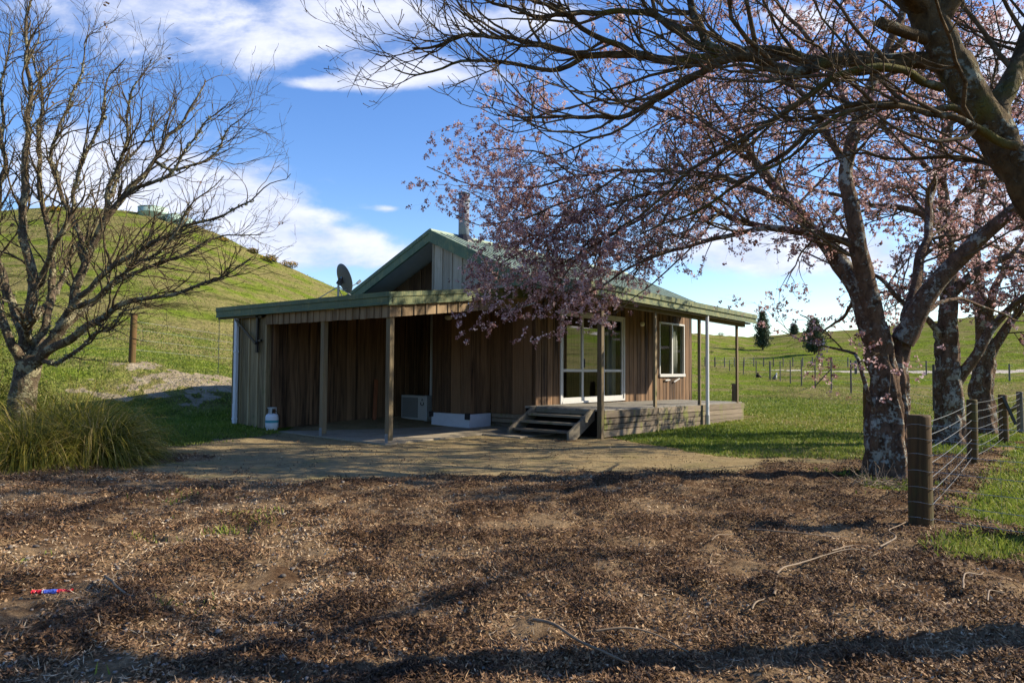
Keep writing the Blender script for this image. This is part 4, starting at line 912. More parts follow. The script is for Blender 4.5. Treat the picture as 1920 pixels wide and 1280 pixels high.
# ---- the bare tree in front, its trunk just outside the frame
def bare_near():
    rg = np.random.default_rng(21); b = np.array([3.08, 3.3, 0.0]); b[2] = float(zg(b[0], b[1])) - .05
    root = thing('budding_tree', 'bare budding tree with thick mossy leaning limb reaching across the top of the view', 'tree', tuple(b)); B = b
    D = 3.3; tb = Tubes()
    P, R = limb(rg, [b, at(2150, 930, D), at(2085, 660, D), at(2000, 465, D), at(1918, 335, D), at(1862, 243, D), at(1805, 160, D), at(1752, 55, D), at(1712, -60, D), at(1690, -230, D), at(1700, -480, D)], .140, .045, .05, .05, .8)
    R *= 1 + .5 * np.exp(-np.linspace(0, 1, len(P)) * 14); tb.batch(P - B, R, 30, .22, 3, .05); trunk = (P, R)
    spec = [([(1795, 150, 3.3), (1740, 122, 3.35), (1640, 118, 3.45), (1560, 108, 3.6), (1450, 100, 3.75), (1340, 104, 3.9), (1210, 106, 4.05), (1100, 102, 4.2), (1010, 82, 4.3), (930, 66, 4.35), (850, 76, 4.4), (775, 90, 4.4)], .046, .007),
            ([(1700, 124, 3.4), (1590, 118, 3.35), (1490, 132, 3.35), (1400, 112, 3.4), (1320, 130, 3.5), (1220, 190, 3.6), (1120, 215, 3.7), (1020, 222, 3.8), (950, 215, 3.85)], .036, .005),
            ([(1765, 165, 3.25), (1690, 130, 3.1), (1590, 137, 3.05), (1503, 187, 3.1), (1400, 257, 3.2), (1315, 300, 3.3), (1230, 380, 3.4), (1150, 440, 3.5)], .021, .004),
            ([(1815, 220, 3.25), (1768, 199, 3.2), (1676, 197, 3.2), (1577, 204, 3.25), (1502, 253, 3.35), (1404, 337, 3.5), (1300, 400, 3.6), (1200, 440, 3.7)], .020, .004),
            ([(1905, 275, 3.15), (1840, 240, 3.1), (1744, 208, 3.0), (1660, 200, 2.95), (1590, 215, 2.95), (1480, 290, 3.0), (1380, 330, 3.1)], .022, .004),
            ([(1380, 102, 3.85), (1345, 95, 3.9), (1310, 40, 4.0), (1290, -20, 4.1), (1240, -110, 4.2)], .034, .012),
            ([(1340, 90, 3.9), (1240, 40, 4.0), (1130, 20, 4.1), (1020, 30, 4.2), (930, 0, 4.3), (840, -20, 4.35)], .026, .006),
            ([(1210, 106, 4.05), (1120, 70, 4.1), (1040, 20, 4.2), (960, -10, 4.25), (880, -40, 4.3)], .022, .005),
            ([(1100, 102, 4.2), (1040, 130, 4.25), (970, 120, 4.3), (880, 115, 4.3), (800, 140, 4.35), (740, 130, 4.35)], .018, .004),
            ([(1752, 55, 3.3), (1660, -20, 3.5), (1560, -60, 3.8), (1440, -100, 4.1), (1300, -150, 4.4)], .04, .010),
            ([(1855, 235, 3.35), (1905, 120, 3.5), (1950, 0, 3.7), (1990, -120, 3.9)], .045, .012),
            ([(1940, 370, 3.2), (1880, 330, 3.5), (1840, 300, 3.7), (1700, 300, 3.9), (1600, 290, 4.0), (1500, 330, 4.2)], .018, .004),
            ([(2010, 480, 3.3), (1960, 380, 3.6), (1900, 300, 3.9), (1850, 190, 4.1), (1800, 150, 4.3)], .035, .010),
            ([(1690, -230, 3.3), (1500, -330, 3.2), (1250, -420, 3.3), (1000, -480, 3.5)], .05, .012),
            ([(1700, -200, 3.3), (1850, -420, 3.0), (2000, -620, 2.8)], .05, .012),
            ([(1735, 20, 3.3), (1600, -150, 2.8), (1400, -350, 2.4), (1200, -600, 2.2)], .05, .012)]
    LB = []
    for pts, r0, r1 in spec:
        P, R = limb(rg, px(pts), r0, r1, .05, .05, .8); LB.append((P, R)); tb.batch(P - B, R, 12, .24)
    for pts, r0, r1 in [([at(1990, 450, 3.3), (3.6, 3.6, 3.2), (4.6, 4.2, 4.2), (5.9, 4.9, 4.9)], .06, .012), ([at(2000, 465, 3.3), (3.7, 3.0, 3.1), (5.0, 2.6, 4.0), (6.4, 2.3, 4.6)], .06, .012),  # unseen limbs right of the frame, added to cast shade on the foreground
                        ([at(1862, 243, 3.35), (3.3, 4.0, 4.0), (4.4, 4.9, 5.2), (5.2, 5.8, 5.9)], .055, .012), ([at(1752, 55, 3.3), (2.8, 3.0, 4.2), (3.8, 2.4, 5.4), (4.8, 2.0, 6.2)], .05, .012),
                        ([(3.7, 3.6, 3.25), (4.9, 4.0, 3.6), (6.4, 5.0, 4.0), (7.6, 5.6, 4.3)], .05, .012), ([at(1700, -200, 3.3), (2.9, 3.6, 5.2), (3.7, 4.4, 6.2), (4.4, 5.2, 6.8)], .05, .012)]:
        P, R = limb(rg, [np.array(q) for q in pts], r0, r1, .05, .08, .8); LB.append((P, R)); tb.batch(P - B, R, 10, .14)
    # sawn-off stub on the trunk
    P, R = limb(rg, px([(1735, 72, 3.28), (1690, 58, 3.2), (1650, 42, 3.12)]), .030, .024, .0, .03); P = np.vstack([P, P[-1:] - (P[-2] - P[-1]) * .02, P[-1:] - (P[-2] - P[-1]) * .03]); R = np.append(R, [R[-1] * .8, .0005]); tb.batch(P - B, R, 10, .1)
    tb.build('trunk', M['bark_near'], root)
    br = Tubes()
    s, d, r, t = sprout_limbs(rg, LB, .135, .14, .75, .9, (-.35, 0, .05), .9)
    ln = .85 * rg.uniform(.4, 1.35, len(s)) * (1.15 - .5 * t)
    P2, R2 = grow(rg, s, d, ln, np.minimum(r * .6, .004 + .009 * ln), 10, .15, (-.15, 0, .75)); br.batch(P2 - B, R2, 6)
    s, d, r, t = sprout(rg, P2, R2, 4, .2, .98, .7, 1.0)
    ln = .34 * rg.uniform(.4, 1.4, len(s)); P3, R3 = grow(rg, s, d, ln, np.minimum(r * .75, .0050), 7, .16, (-.1, 0, .8), .55); br.batch(P3 - B, R3, 4)
    s, d, r, t = sprout(rg, P3, R3, 3, .25, .98, .8, 1.0)
    ln = .085 * rg.uniform(.4, 1.4, len(s)); P4, R4 = grow(rg, s, d, ln, np.minimum(.0023, r * 1.05), 3, .1, (0, 0, .5), 1.0); R4[:, -1] = .0027; br.batch(P4 - B, R4, 4)
    br.build('branches', M['twig'], root)
bare_near()

# ---- lichen covered bare tree on the left
def bare_left():
    rg = np.random.default_rng(33); b = np.append(np.array(at(38, 815, 10.6)[:2]), 0.0); b[2] = float(zg(b[0], b[1])) - .05
    root = thing('lichen_tree', 'leafless spreading tree with lichen on every branch behind the tussocks', 'tree', tuple(b)); B = b
    tb = Tubes(); D = 10.6
    P, R = limb(rg, [b, at(38, 770, D), at(44, 725, D), at(52, 690, D), at(58, 665, D)], .20, .16, .02, .06); R *= 1 + .35 * np.exp(-np.linspace(0, 1, len(P)) * 7); tb.batch(P - B, R, 20, .2)
    spec = [([(58, 680, 10.6), (100, 628, 10.6), (135, 575, 10.6), (165, 475, 10.6), (195, 415, 10.6), (245, 363, 10.7), (289, 302, 10.8), (315, 262, 10.8), (352, 225, 10.9), (385, 150, 11)], .105, .010),
            ([(60, 685, 10.6), (92, 655, 10.4), (140, 634, 10.2), (176, 602, 10.1), (215, 577, 10), (281, 560, 10), (340, 548, 10), (410, 520, 10), (470, 485, 10)], .085, .007),
            ([(70, 678, 10.6), (110, 678, 10.3), (150, 658, 10.1), (180, 625, 10), (212, 618, 10), (222, 590, 9.9), (260, 575, 9.9)], .050, .008),
            ([(52, 690, 10.6), (52, 620, 10.6), (62, 540, 10.6), (44, 420, 10.6), (46, 300, 10.6), (56, 180, 10.7), (50, 80, 10.7), (62, -10, 10.7), (90, -60, 10.7)], .10, .010),
            ([(58, 670, 10.6), (82, 600, 10.9), (98, 520, 11), (90, 430, 11), (70, 340, 11.1), (78, 240, 11.2), (70, 140, 11.3), (40, 50, 11.4)], .075, .008),
            ([(110, 610, 10.6), (150, 560, 10.5), (206, 503, 10.4), (270, 466, 10.3), (341, 429, 10.3), (420, 405, 10.3), (470, 372, 10.3), (500, 345, 10.3), (545, 326, 10.3)], .060, .005),
            ([(95, 625, 10.6), (150, 590, 10.9), (210, 530, 11.1), (290, 500, 11.2), (360, 470, 11.3), (430, 440, 11.4), (490, 440, 11.4)], .055, .006),
            ([(160, 490, 10.6), (140, 420, 10.7), (120, 360, 10.8), (100, 290, 10.9), (130, 200, 11), (160, 90, 11), (190, 60, 11)], .050, .007),
            ([(200, 410, 10.6), (205, 340, 10.5), (235, 270, 10.4), (245, 180, 10.4), (285, 110, 10.4)], .045, .006),
            ([(245, 363, 10.7), (310, 330, 10.6), (350, 280, 10.5), (400, 220, 10.5), (430, 190, 10.5)], .035, .006),
            ([(290, 302, 10.8), (340, 320, 10.9), (400, 290, 11), (440, 240, 11), (480, 205, 11)], .030, .005),
            ([(46, 690, 10.6), (28, 655, 10.4), (8, 612, 10.3), (-20, 540, 10.2), (-60, 440, 10.2), (-80, 300, 10.2)], .085, .010),
            ([(50, 640, 10.6), (25, 580, 10.7), (0, 500, 10.8), (-10, 400, 10.8), (10, 280, 10.9), (0, 150, 10.9), (20, 40, 11)], .075, .008),
            ([(60, 640, 10.6), (45, 600, 10.0), (20, 570, 9.7), (-20, 545, 9.4)], .06, .010),
            ([(135, 575, 10.6), (175, 560, 10.2), (240, 515, 9.9), (300, 470, 9.8), (350, 400, 9.7), (420, 330, 9.7)], .045, .006),
            ([(62, 540, 10.6), (100, 470, 10.2), (135, 400, 10), (150, 320, 9.9), (190, 230, 9.8), (200, 150, 9.8), (235, 110, 9.8)], .055, .007),
            ([(60, 600, 10.6), (105, 545, 11.4), (130, 480, 11.8), (190, 400, 12), (240, 300, 12.2), (300, 230, 12.3), (330, 170, 12.3)], .055, .007)]
    LB = []
    for pts, r0, r1 in spec:
        P, R = limb(rg, px(pts), r0, r1, .09, .10, .7); LB.append((P, R)); tb.batch(P - B, R, 9, .22)
    tb.build('trunk', M['bark_left'], root)
    br = Tubes()
    s, d, r, t = sprout_limbs(rg, LB, .19, .22, .62, .9, (.25, 0, .25), .7)
    ln = 1.1 * rg.uniform(.4, 1.3, len(s)) * (1.15 - .55 * t); P2, R2 = grow(rg, s, d, ln, np.minimum(r * .6, .007 + .010 * ln), 10, .17, (.1, 0, .45)); br.batch(P2 - B, R2, 5, .25)
    s, d, r, t = sprout(rg, P2, R2, 4, .15, .98, .62, 1.0)
    ln = .52 * rg.uniform(.4, 1.4, len(s)); P3, R3 = grow(rg, s, d, ln, np.minimum(r * .75, .0080), 7, .20, (.05, 0, .4), .5); br.batch(P3 - B, R3, 4)
    s, d, r, t = sprout(rg, P3, R3, 1, .3, .9, .6, 1.0)
    ln = .22 * rg.uniform(.4, 1.4, len(s)); P4, R4 = grow(rg, s, d, ln, np.full(len(s), .0036), 4, .2, (0, 0, .3), .7); br.batch(P4 - B, R4, 3)
    br.build('branches', M['twig_left'], root)
    # lichen tufts on the limbs
    cs = []
    for P, R in LB:
        n = int(len(P) * 9); i = rg.integers(0, max(2, int(len(P) * .85)), n); q = nrmz(rg.normal(0, 1, (n, 3)))
        k = rg.random(n) < np.clip(fbm(P[i, 0] * 2.2, P[i, 2] * 2.2, 2, 77) * 1.4 + .45, .05, 1); cs.append((P[i] + q * (R[i][:, None] * 1.05 + .006))[k])
    c = np.vstack(cs); c = np.repeat(c, 3, 0) + rg.normal(0, .012, (len(c) * 3, 3))
    V, F_ = quads_on(rg, c - B, rg.uniform(.018, .05, len(c)), .7); link_mesh('lichen', V, [F_], M['lichen'], root, attrs={'tone': ('FACE', rg.random(len(c)))})
    # a few withered leaves still hanging
    c = P3[rg.choice(len(P3), 26, False), -1]; c = np.repeat(c, 4, 0) + rg.normal(0, .022, (104, 3))
    V, F_ = quads_on(rg, c - B, rg.uniform(.04, .075, len(c)), .5); o = link_mesh('withered_leaves', V, [F_], M['litter'], root, attrs={'tone': ('FACE', rg.uniform(.4, .8, len(c)))})
bare_left()

# ================================================================== PLANTS
def ground_hit(px_, py_, y0=3.0, y1=260.0):
    """the point of the terrain seen at a pixel"""
    Ys = np.geomspace(y0, y1, 1500); d = at(px_, py_, 1.0) - np.array([0, 0, CAMH])
    P = np.array([0, 0, CAMH]) + Ys[:, None] * d / d[1]; dz = P[:, 2] - zg(P[:, 0], P[:, 1], False)
    k = np.argmax(dz < 0); return P[k]
def blades(rg, base, dirn, length, width, K, droop, V_tone, name, parent, mat, jit=.0):
    N = len(base); P = np.zeros((N, K, 3)); P[:, 0] = base; d = nrmz(dirn)
    for k in range(1, K):
        d = nrmz(d + np.stack([0 * droop, 0 * droop, -droop * (k / K) ** .8], -1) + rg.normal(0, jit, (N, 3))); P[:, k] = P[:, k - 1] + d * (length / (K - 1))[:, None]
    P[..., 2] = np.maximum(P[..., 2], .01)
    side = nrmz(np.cross(nrmz(P[:, 1] - P[:, 0]), rg.normal(0, 1, (N, 3))))[:, None, :]
    wd = (width[:, None] * (1 - np.linspace(0, 1, K) ** 1.6 * .92)[None])[..., None]
    V = np.stack([P - side * wd * .5, P + side * wd * .5], 2).reshape(-1, 3)
    b = (np.arange(N) * K * 2)[:, None]; i = np.arange(K - 1)[None] * 2
    F_ = np.stack([b + i, b + i + 1, b + i + 3, b + i + 2], -1).reshape(-1, 4)
    return link_mesh(name, V, [F_], mat, parent, attrs={'tone': ('FACE', np.repeat(V_tone, K - 1))})
def tussock(label, c, R, H, n, seed, group='tussock grasses under the bare tree'):
    rg = np.random.default_rng(seed); z = float(zg(c[0], c[1])); root = thing('tussock_grass', label, 'tussock', (c[0], c[1], z), 0, group)
    a = rg.uniform(0, 2 * math.pi, n); rr = R * .34 * np.sqrt(rg.random(n)); base = np.stack([rr * np.cos(a), rr * np.sin(a), np.zeros(n)], -1)
    n0 = n; a2 = a + rg.normal(0, .5, n); out = rg.uniform(.1, 1.0, n) ** 1.2 * 1.7
    d = np.stack([np.cos(a2) * out, np.sin(a2) * out, np.full(n, 1.0)], -1)
    L = H * rg.uniform(.85, 1.55, n); tone = np.clip(rg.normal(.54, .24, n) + .25 * (rg.random(n) < .12), 0, 1)
    blades(rg, base, d, L, rg.uniform(.007, .0135, n), 9, rg.uniform(.45, 1.05, n), tone, 'leaves', root, M['tussock'], .035)
    return root
pA = at(58, 800, 8.75); pB = at(178, 800, 9.2); pC = at(128, 780, 10.2); pD = at(-60, 790, 9.6)
tussock('broad drooping tussock spilling toward the litter, leftmost of the clump in front of the tree', pA, .92, .84, 3000, 41)
tussock('dark green rounded tussock at the right end of the clump, nearest the carport', pB, .85, .93, 2800, 42)
tussock('upright golden tussock standing behind the two drooping ones', pC, .70, 1.05, 2600, 43)
tussock('tussock cut off by the left edge of the view below the shrub', pD, .9, .8, 2200, 44)
def leafblob(rg, n, c, r, size, mat, name, parent, tl=(0, 1), hollow=.45):
    q = nrmz(rg.normal(0, 1, (n, 3))); q = q * (hollow + (1 - hollow) * rg.random((n, 1)) ** .6) * np.asarray(r)
    q = q * (1 + .30 * fbm(q[:, 0] * 1.6 / max(r), q[:, 2] * 1.6 / max(r), 3, 13))[:, None]
    V, F_ = quads_on(rg, q + np.asarray(c), size * rg.uniform(.6, 1.4, n), .55)
    return link_mesh(name, V, [F_], mat, parent, attrs={'tone': ('FACE', np.clip(rg.uniform(tl[0], tl[1], n) * (.6 + .5 * (q[:, 2] / max(r) * .5 + .5)) , 0, 1))})
def shrub(label, c, blobs, n, seed, size=.05, mat='shrub', name='shrub', cat='shrub', group=None, stems=5):
    rg = np.random.default_rng(seed); z = float(zg(c[0], c[1], False)); root = thing(name, label, cat, (c[0], c[1], z - .05), 0, group)
    V, F_, Tn = [], [], []; k0 = 0
    tb = Tubes()
    cs = np.array([b[0] for b in blobs])
    for (bc, r) in blobs:
        m_ = int(n / len(blobs)); q = nrmz(rg.normal(0, 1, (m_, 3))) * (.35 + .65 * rg.random((m_, 1)) ** .5); u = q * np.asarray(r) + np.asarray(bc)
        keep = fbm(u[:, 0] * 3.1 + 5 * seed, u[:, 2] * 3.1 + u[:, 1] * 2, 3, seed) > -.22; u = u[keep]; u[:, 2] = np.abs(u[:, 2])
        v, f = quads_on(rg, u, size * rg.uniform(.6, 1.4, len(u)), .5); V.append(v); F_.append(f + k0); k0 += len(v); Tn.append(np.clip(rg.normal(.45, .22, len(u)), 0, 1))
        for s_ in range(stems):
            e = np.asarray(bc) + rg.normal(0, .35, 3) * np.asarray(r); P, R = limb(rg, [np.array([rg.normal(0, .05), rg.normal(0, .05), 0]), e * np.array([.4, .4, .55]), e], .018 * max(r), .006, .03, .08); tb.batch(P, R, 6)
    tb.build('stems', M['twig'], root)
    link_mesh('foliage', np.vstack(V), [np.vstack(F_)], M[mat], root, attrs={'tone': ('FACE', np.concatenate(Tn))})
    return root
sc_ = at(-18, 700, 12.6)
shrub('yellow green leafy shrub at the left edge behind the bare tree', sc_, [((0, 0, .9), (.75, .8, .9)), ((-.35, .1, 1.7), (.6, .6, .7)), ((.45, .2, .45), (.55, .6, .5)), ((-.7, 0, .7), (.8, .8, .8))], 15000, 51, .045)
sc2 = at(92, 730, 12.2)
shrub('low yellow green bush behind the trunk of the lichen covered tree', sc2, [((0, 0, .35), (.42, .5, .42)), ((-.45, .1, .3), (.4, .4, .4))], 4200, 52, .04)

# ---- leaf litter, straw and grass over the ground
def wedge(rg, n, r0, r1, half=39.0, p=0.0):
    a = np.radians(rg.uniform(-half, half, n)); r = np.exp(rg.uniform(math.log(r0), math.log(r1), n)); return r * np.sin(a), r * np.cos(a), r
rg = np.random.default_rng(61)
X, Y, r = wedge(rg, 560000, 2.35, 13.5)
l, g, b_, d_, t_r, n1, n2 = masks(X, Y)
cl = fbm(X / .55, Y / .55, 3, 71)
keep = rg.random(len(X)) < np.clip(l * (.60 + 1.0 * cl + .30 * fbm(X / 1.7, Y / 1.7, 2, 77)) + (1 - l) * np.clip(.03 + .12 * cl, .012, .2) * (Y < 13.4) * (1 - g), .0, 1)
hx, hy = w2h(X, Y); inside = (hx > -3.6) & (hx < .1) & (hy > -.1) & (hy < 4.6); keep &= ~(inside | ((hx > 0) & (hx < 2.2) & (hy > 2.6)))
X, Y, r, cl = X[keep], Y[keep], r[keep], cl[keep]; N = len(X)
Z = zg(X, Y) + .004 + .034 * rg.random(N) ** 1.3 * np.clip(.35 + 1.6 * cl, .12, 1.3)
L = rg.uniform(.010, .028, N) * (1 + .05 * (r - 3)); Wd = L * rg.uniform(.25, .6, N)
long_ = rg.random(N) < .16; L = np.where(long_, L * 2.6, L); Wd = np.where(long_, .0032 * (1 + .1 * r), Wd)
c0 = np.stack([X, Y, Z], -1)
up = nrmz(np.stack([rg.normal(0, .7, N), rg.normal(0, .7, N), np.ones(N)], -1)); q = rg.normal(0, 1, (N, 3)); a = nrmz(q - (q * up).sum(-1, keepdims=True) * up); bb = np.cross(up, a)
cu = (L * rg.uniform(-.15, .4, N))[:, None]
V = np.stack([c0 - a * L[:, None] * .5 + up * cu * .6, c0 + bb * Wd[:, None] * .5 + up * cu * .3, c0 + a * L[:, None] * .5 + up * cu, c0 - bb * Wd[:, None] * .5 + up * cu * .3], 1).reshape(-1, 3)
tone = np.clip(rg.normal(.48, .20, N) + .22 * fbm(X / .9, Y / .9, 2, 81) - .55 * np.clip(cl, -.25, .5) - .12 * np.clip(X - 1.5, 0, 2.5) * (Y > 6.0) + .18 * long_ + .1 * (X < -1), 0, 1)  # piles darker: wet leaves, with their self-shadowing put into the tone
o = link_mesh('leaf_litter', V, [np.arange(N * 4).reshape(-1, 4)], M['litter'], None, attrs={'tone': ('FACE', tone)}); o['kind'] = 'stuff'
# pebbles in the bare patches at the left
X, Y, r = wedge(rg, 13000, 2.4, 9, 39); l, g, b_, d_, t_r, n1, n2 = masks(X, Y)
k = (rg.random(len(X)) < sst(-X + .8, 0, 2.5) * .35 + .02) & (l > .3); X, Y = X[k], Y[k]; N = len(X)
ico = bmesh.new(); bmesh.ops.create_icosphere(ico, subdivisions=1, radius=1); IV = np.array([v.co[:] for v in ico.verts]); IF = np.array([[v.index for v in f.verts] for f in ico.faces]); ico.free()
sz = rg.gamma(2.0, .0030, N) + .003; sc3 = rg.uniform(.6, 1.2, (N, 1, 3)) * sz[:, None, None]; sc3[..., 2] *= .6
th_ = rg.uniform(0, 6.28, N); c_, s_ = np.cos(th_)[:, None], np.sin(th_)[:, None]; W = IV[None] * sc3 * (1 + .18 * rg.normal(0, 1, (N, len(IV), 1)))
V = np.stack([W[..., 0] * c_ - W[..., 1] * s_ + X[:, None], W[..., 0] * s_ + W[..., 1] * c_ + Y[:, None], W[..., 2] + (zg(X, Y) + .008)[:, None]], -1).reshape(-1, 3)
F_ = (IF[None] + (np.arange(N) * len(IV))[:, None, None]).reshape(-1, 3)
o = link_mesh('pebbles', V, [F_], M['stone'], None, smooth=True, attrs={'tone': ('FACE', np.repeat(rg.random(N), len(IF)))}); o['kind'] = 'stuff'
# grass
X, Y, r = wedge(rg, 520000, 3.2, 34, 39)
l, g, b_, d_, t_r, n1, n2 = masks(X, Y); hx, hy = w2h(X, Y)
onh = (hx > -5.0) & (hx < 2.2) & (hy > -.02) & (hy < 11.5)
keep = (rg.random(len(X)) < g * np.clip(.75 + .8 * fbm(X / .5, Y / .5, 3, 91), .1, 1) * (1 - .9 * np.clip(b_ * 1.6, 0, 1))) & ~onh
X, Y, r, n1, dd = X[keep], Y[keep], r[keep], n1[keep], d_[keep]
Xf, Yf, rf_ = wedge(rg, 150000, 24, 150, 39); mf = masks(Xf, Yf); kf = (rg.random(len(Xf)) < np.clip(.35 + 1.1 * fbm(Xf / 2.2, Yf / 2.2, 3, 93), 0, 1)) & (mf[1] > .5) & (mf[4] < .3)
X = np.concatenate([X, Xf[kf]]); Y = np.concatenate([Y, Yf[kf]]); r = np.concatenate([r, rf_[kf]]); n1 = np.concatenate([n1, mf[5][kf]]); dd = np.concatenate([dd, mf[3][kf]]); N = len(X)
base = np.stack([X, Y, zg(X, Y) - .005], -1); fs = fence_side(X, Y)
h = rg.uniform(.022, .055, N) * (1 + .5 * np.clip(fbm(X / .7, Y / .7, 2, 95), -.6, 1.2)) * np.where((fs > 0) & (Y < 12), 1.25, 1.0) * (1 + .02 * r)
d = np.stack([rg.normal(0, .6, N), rg.normal(0, .6, N), np.ones(N)], -1); d = nrmz(d); sd = nrmz(np.cross(d, rg.normal(0, 1, (N, 3)))); wv = (.0030 + .0006 * r)[:, None] * rg.uniform(.6, 1.3, (N, 1))
tip = base + d * h[:, None]; mid = base + d * h[:, None] * .55 + np.stack([0 * h, 0 * h, h * .08], -1)
V = np.stack([base - sd * wv, base + sd * wv, mid + sd * wv * .7, tip], 1).reshape(-1, 3)
tone = np.clip(rg.normal(.50, .17, N) + .10 * ((fs > 0) & (Y < 12)) + .22 * fbm(X / 1.7, Y / 1.7, 3, 97) + .30 * (dd - .35) + .10 * (Y > 14), 0, 1)
o = link_mesh('grass', V, [np.arange(N * 4).reshape(-1, 4)], M['grass'], None, attrs={'tone': ('FACE', tone)}); o['kind'] = 'stuff'

# ---- sticks lying in the litter
def stick(label, pts, r, seed, extra=()):
    rg = np.random.default_rng(seed); Q = []
    for (a_, b_) in pts:
        p = ground_hit(a_, b_, 2.0, 20); Q.append((p[0], p[1], float(zg(p[0], p[1])) + .036 + r))
    Q = np.array(Q); c = Q.mean(0); tb = Tubes(); P, R = limb(rg, Q - c, r, r * .45, .006, .03); P[:, 2] += .012 * np.sin(np.linspace(0, 5, len(P))); tb.batch(P, R, 7, .12)
    for e in extra:
        Q2 = []
        for (a_, b_) in e:
            p = ground_hit(a_, b_, 2.0, 20); Q2.append((p[0], p[1], float(zg(p[0], p[1])) + .045 + r))
        P, R = limb(rg, np.array(Q2) - c, r * .6, r * .3, .004, .03); tb.batch(P, R, 6)
    N_ = sum(len(f) for f in tb.F); o = link_mesh('fallen_stick', np.vstack(tb.V), [np.vstack(tb.F)], M['straw'], None, smooth=True, attrs={'tone': ('FACE', rg.uniform(.22, .58, N_))})
    o.location = tuple(c); tag(o, label, 'stick', 'sticks lying on the leaf litter'); return o
stick('long pale forked stick curving through the sunlit litter below the fence post', [(1452, 1148), (1462, 1098), (1502, 1076), (1560, 1062), (1600, 1056), (1640, 1055)], .008, 1, [[(1560, 1062), (1600, 1048), (1632, 1053), (1646, 1062)]])
stick('straight thin stick nearest the foot of the big round fence post', [(1402, 1010), (1450, 1018), (1520, 1022), (1590, 1018)], .006, 2)
stick('crooked elbow shaped stick between the long forked stick and the fence post', [(1650, 1046), (1680, 1032), (1668, 1016), (1700, 996)], .007, 3)
stick('small pale bent twig in sun at the far right of the litter', [(1806, 1132), (1812, 1108), (1834, 1104), (1844, 1092)], .006, 4)
stick('Y shaped twig in the right lower corner below the bent twig', [(1852, 1158), (1858, 1134), (1884, 1128)], .005, 5)
stick('long dark bowed stick in the broad shadow at the bottom', [(1118, 1218), (1180, 1216), (1240, 1222), (1292, 1250)], .006, 6)
stick('thick broken branch piece lying in the bottom shadow left of the bowed stick', [(1000, 1200), (1040, 1216), (1080, 1236), (1140, 1262), (1180, 1278)], .009, 7)
stick('thin greenish twig lying across the litter in the middle of the yard edge', [(1334, 1032), (1352, 1022), (1376, 1016)], .005, 8)
stick('lichen covered twig in the left foreground beside the red sweet wrapper', [(196, 1110), (214, 1134), (236, 1152), (254, 1164)], .009, 9)
stick('short straight stick in the right foreground below the long forked stick', [(1410, 1170), (1436, 1152)], .006, 10)
# brush at the foot of the first cherry
rg = np.random.default_rng(64); c = ground_hit(1650, 918); tb = Tubes()
n = 90; s0 = np.stack([rg.normal(0, .20, n), rg.normal(0, .10, n), rg.uniform(.0, .06, n)], -1); P, R = grow(rg, s0, np.stack([rg.normal(0, 1, n), rg.normal(0, .6, n), rg.uniform(-.1, .8, n)], -1), rg.uniform(.12, .36, n), np.full(n, .004), 7, .22, (0, 0, -.7)); P[..., 2] = np.maximum(P[..., 2], .0)
tb.batch(P, R, 4); o = link_mesh('brush_heap', np.vstack(tb.V), [np.vstack(tb.F)], M['straw'], None, attrs={'tone': ('FACE', np.repeat(rg.uniform(.1, .8, n), len(tb.F[0]) // n))}); o.location = (c[0], c[1], float(zg(c[0], c[1])))
tag(o, 'small heap of dry dead stalks at the foot of the nearest cherry', 'brush')
# sweet wrapper
c = ground_hit(95, 1127, 2, 10); t_ = thing('sweet_wrapper', 'crumpled red and blue sweet wrapper lying on the litter', 'wrapper', (c[0], c[1], float(zg(c[0], c[1])) + .022), .12)
def foil(name, x0, x1, w0, w1, mat, seed, h=.011):
    rg = np.random.default_rng(seed); n = 9; m_ = 8; V = []
    for i in range(n + 1):
        u = i / n; ww = w0 + (w1 - w0) * u
        for k in range(m_): q_ = 2 * math.pi * k / m_; V.append((x0 + (x1 - x0) * u, ww * math.cos(q_) + rg.normal(0, .0015), h * (ww / max(w0, w1)) * math.sin(q_) + rg.normal(0, .0015)))
    mb = MB(); mb.add(V, [(i * m_ + k, i * m_ + (k + 1) % m_, (i + 1) * m_ + (k + 1) % m_, (i + 1) * m_ + k) for i in range(n) for k in range(m_)]); return mb.build(name, mat, t_)
foil('middle_band', -.032, .034, .014, .015, M['blue'], 1); foil('red_end', -.064, -.0325, .011, .0135, M['red'], 2); foil('red_end', .0345, .075, .0145, .011, M['red'], 3)
foil('twisted_tail', -.092, -.0645, .015, .004, M['red'], 4); foil('twisted_tail', .0755, .105, .004, .016, M['red'], 5); foil('white_band', -.040, -.0330, .0142, .0146, M['white_foil'], 6)

# ================================================================== FENCES
def wire_run(mb, pts, r):
    for a, b in zip(pts[:-1], pts[1:]): mb.bar(a, b, r, 4, cap=False)
def roundpost(parent, p, h, r, mat, lean=(0, 0), name='post', chamfer=True, tone=.5):
    mb = MB(); n = 16; random.seed(int(p[0] * 100)); V = []
    zs = [(-.15, 1.03), (.0, 1.02), (h * .3, 1.0), (h * .7, .98), (h - .02, .97), (h, .90)]
    ph = random.random() * 6
    for z, s_ in zs:
        for k in range(n):
            q_ = 2 * math.pi * k / n; rr = r * s_ * (1 + .03 * math.sin(3 * q_ + ph + z) + .015 * math.sin(7 * q_ + ph * 2))
            V.append((p[0] + lean[0] * z + rr * math.cos(q_), p[1] + lean[1] * z + rr * math.sin(q_), p[2] + z))
    mb.add(V, [(j * n + k, j * n + (k + 1) % n, (j + 1) * n + (k + 1) % n, (j + 1) * n + k) for j in range(len(zs) - 1) for k in range(n)] + [tuple(range((len(zs) - 1) * n, len(zs) * n))], tone)
    o = mb.build(name, mat, parent)
    for pl in o.data.polygons: pl.use_smooth = len(pl.vertices) == 4
    return o
nf = thing('wire_fence', 'sagging wire netting fence on treated round posts beside the cherry trees', 'fence', (3.24, 5.4, 0))
NF = Vector((3.24, 5.4, 0))
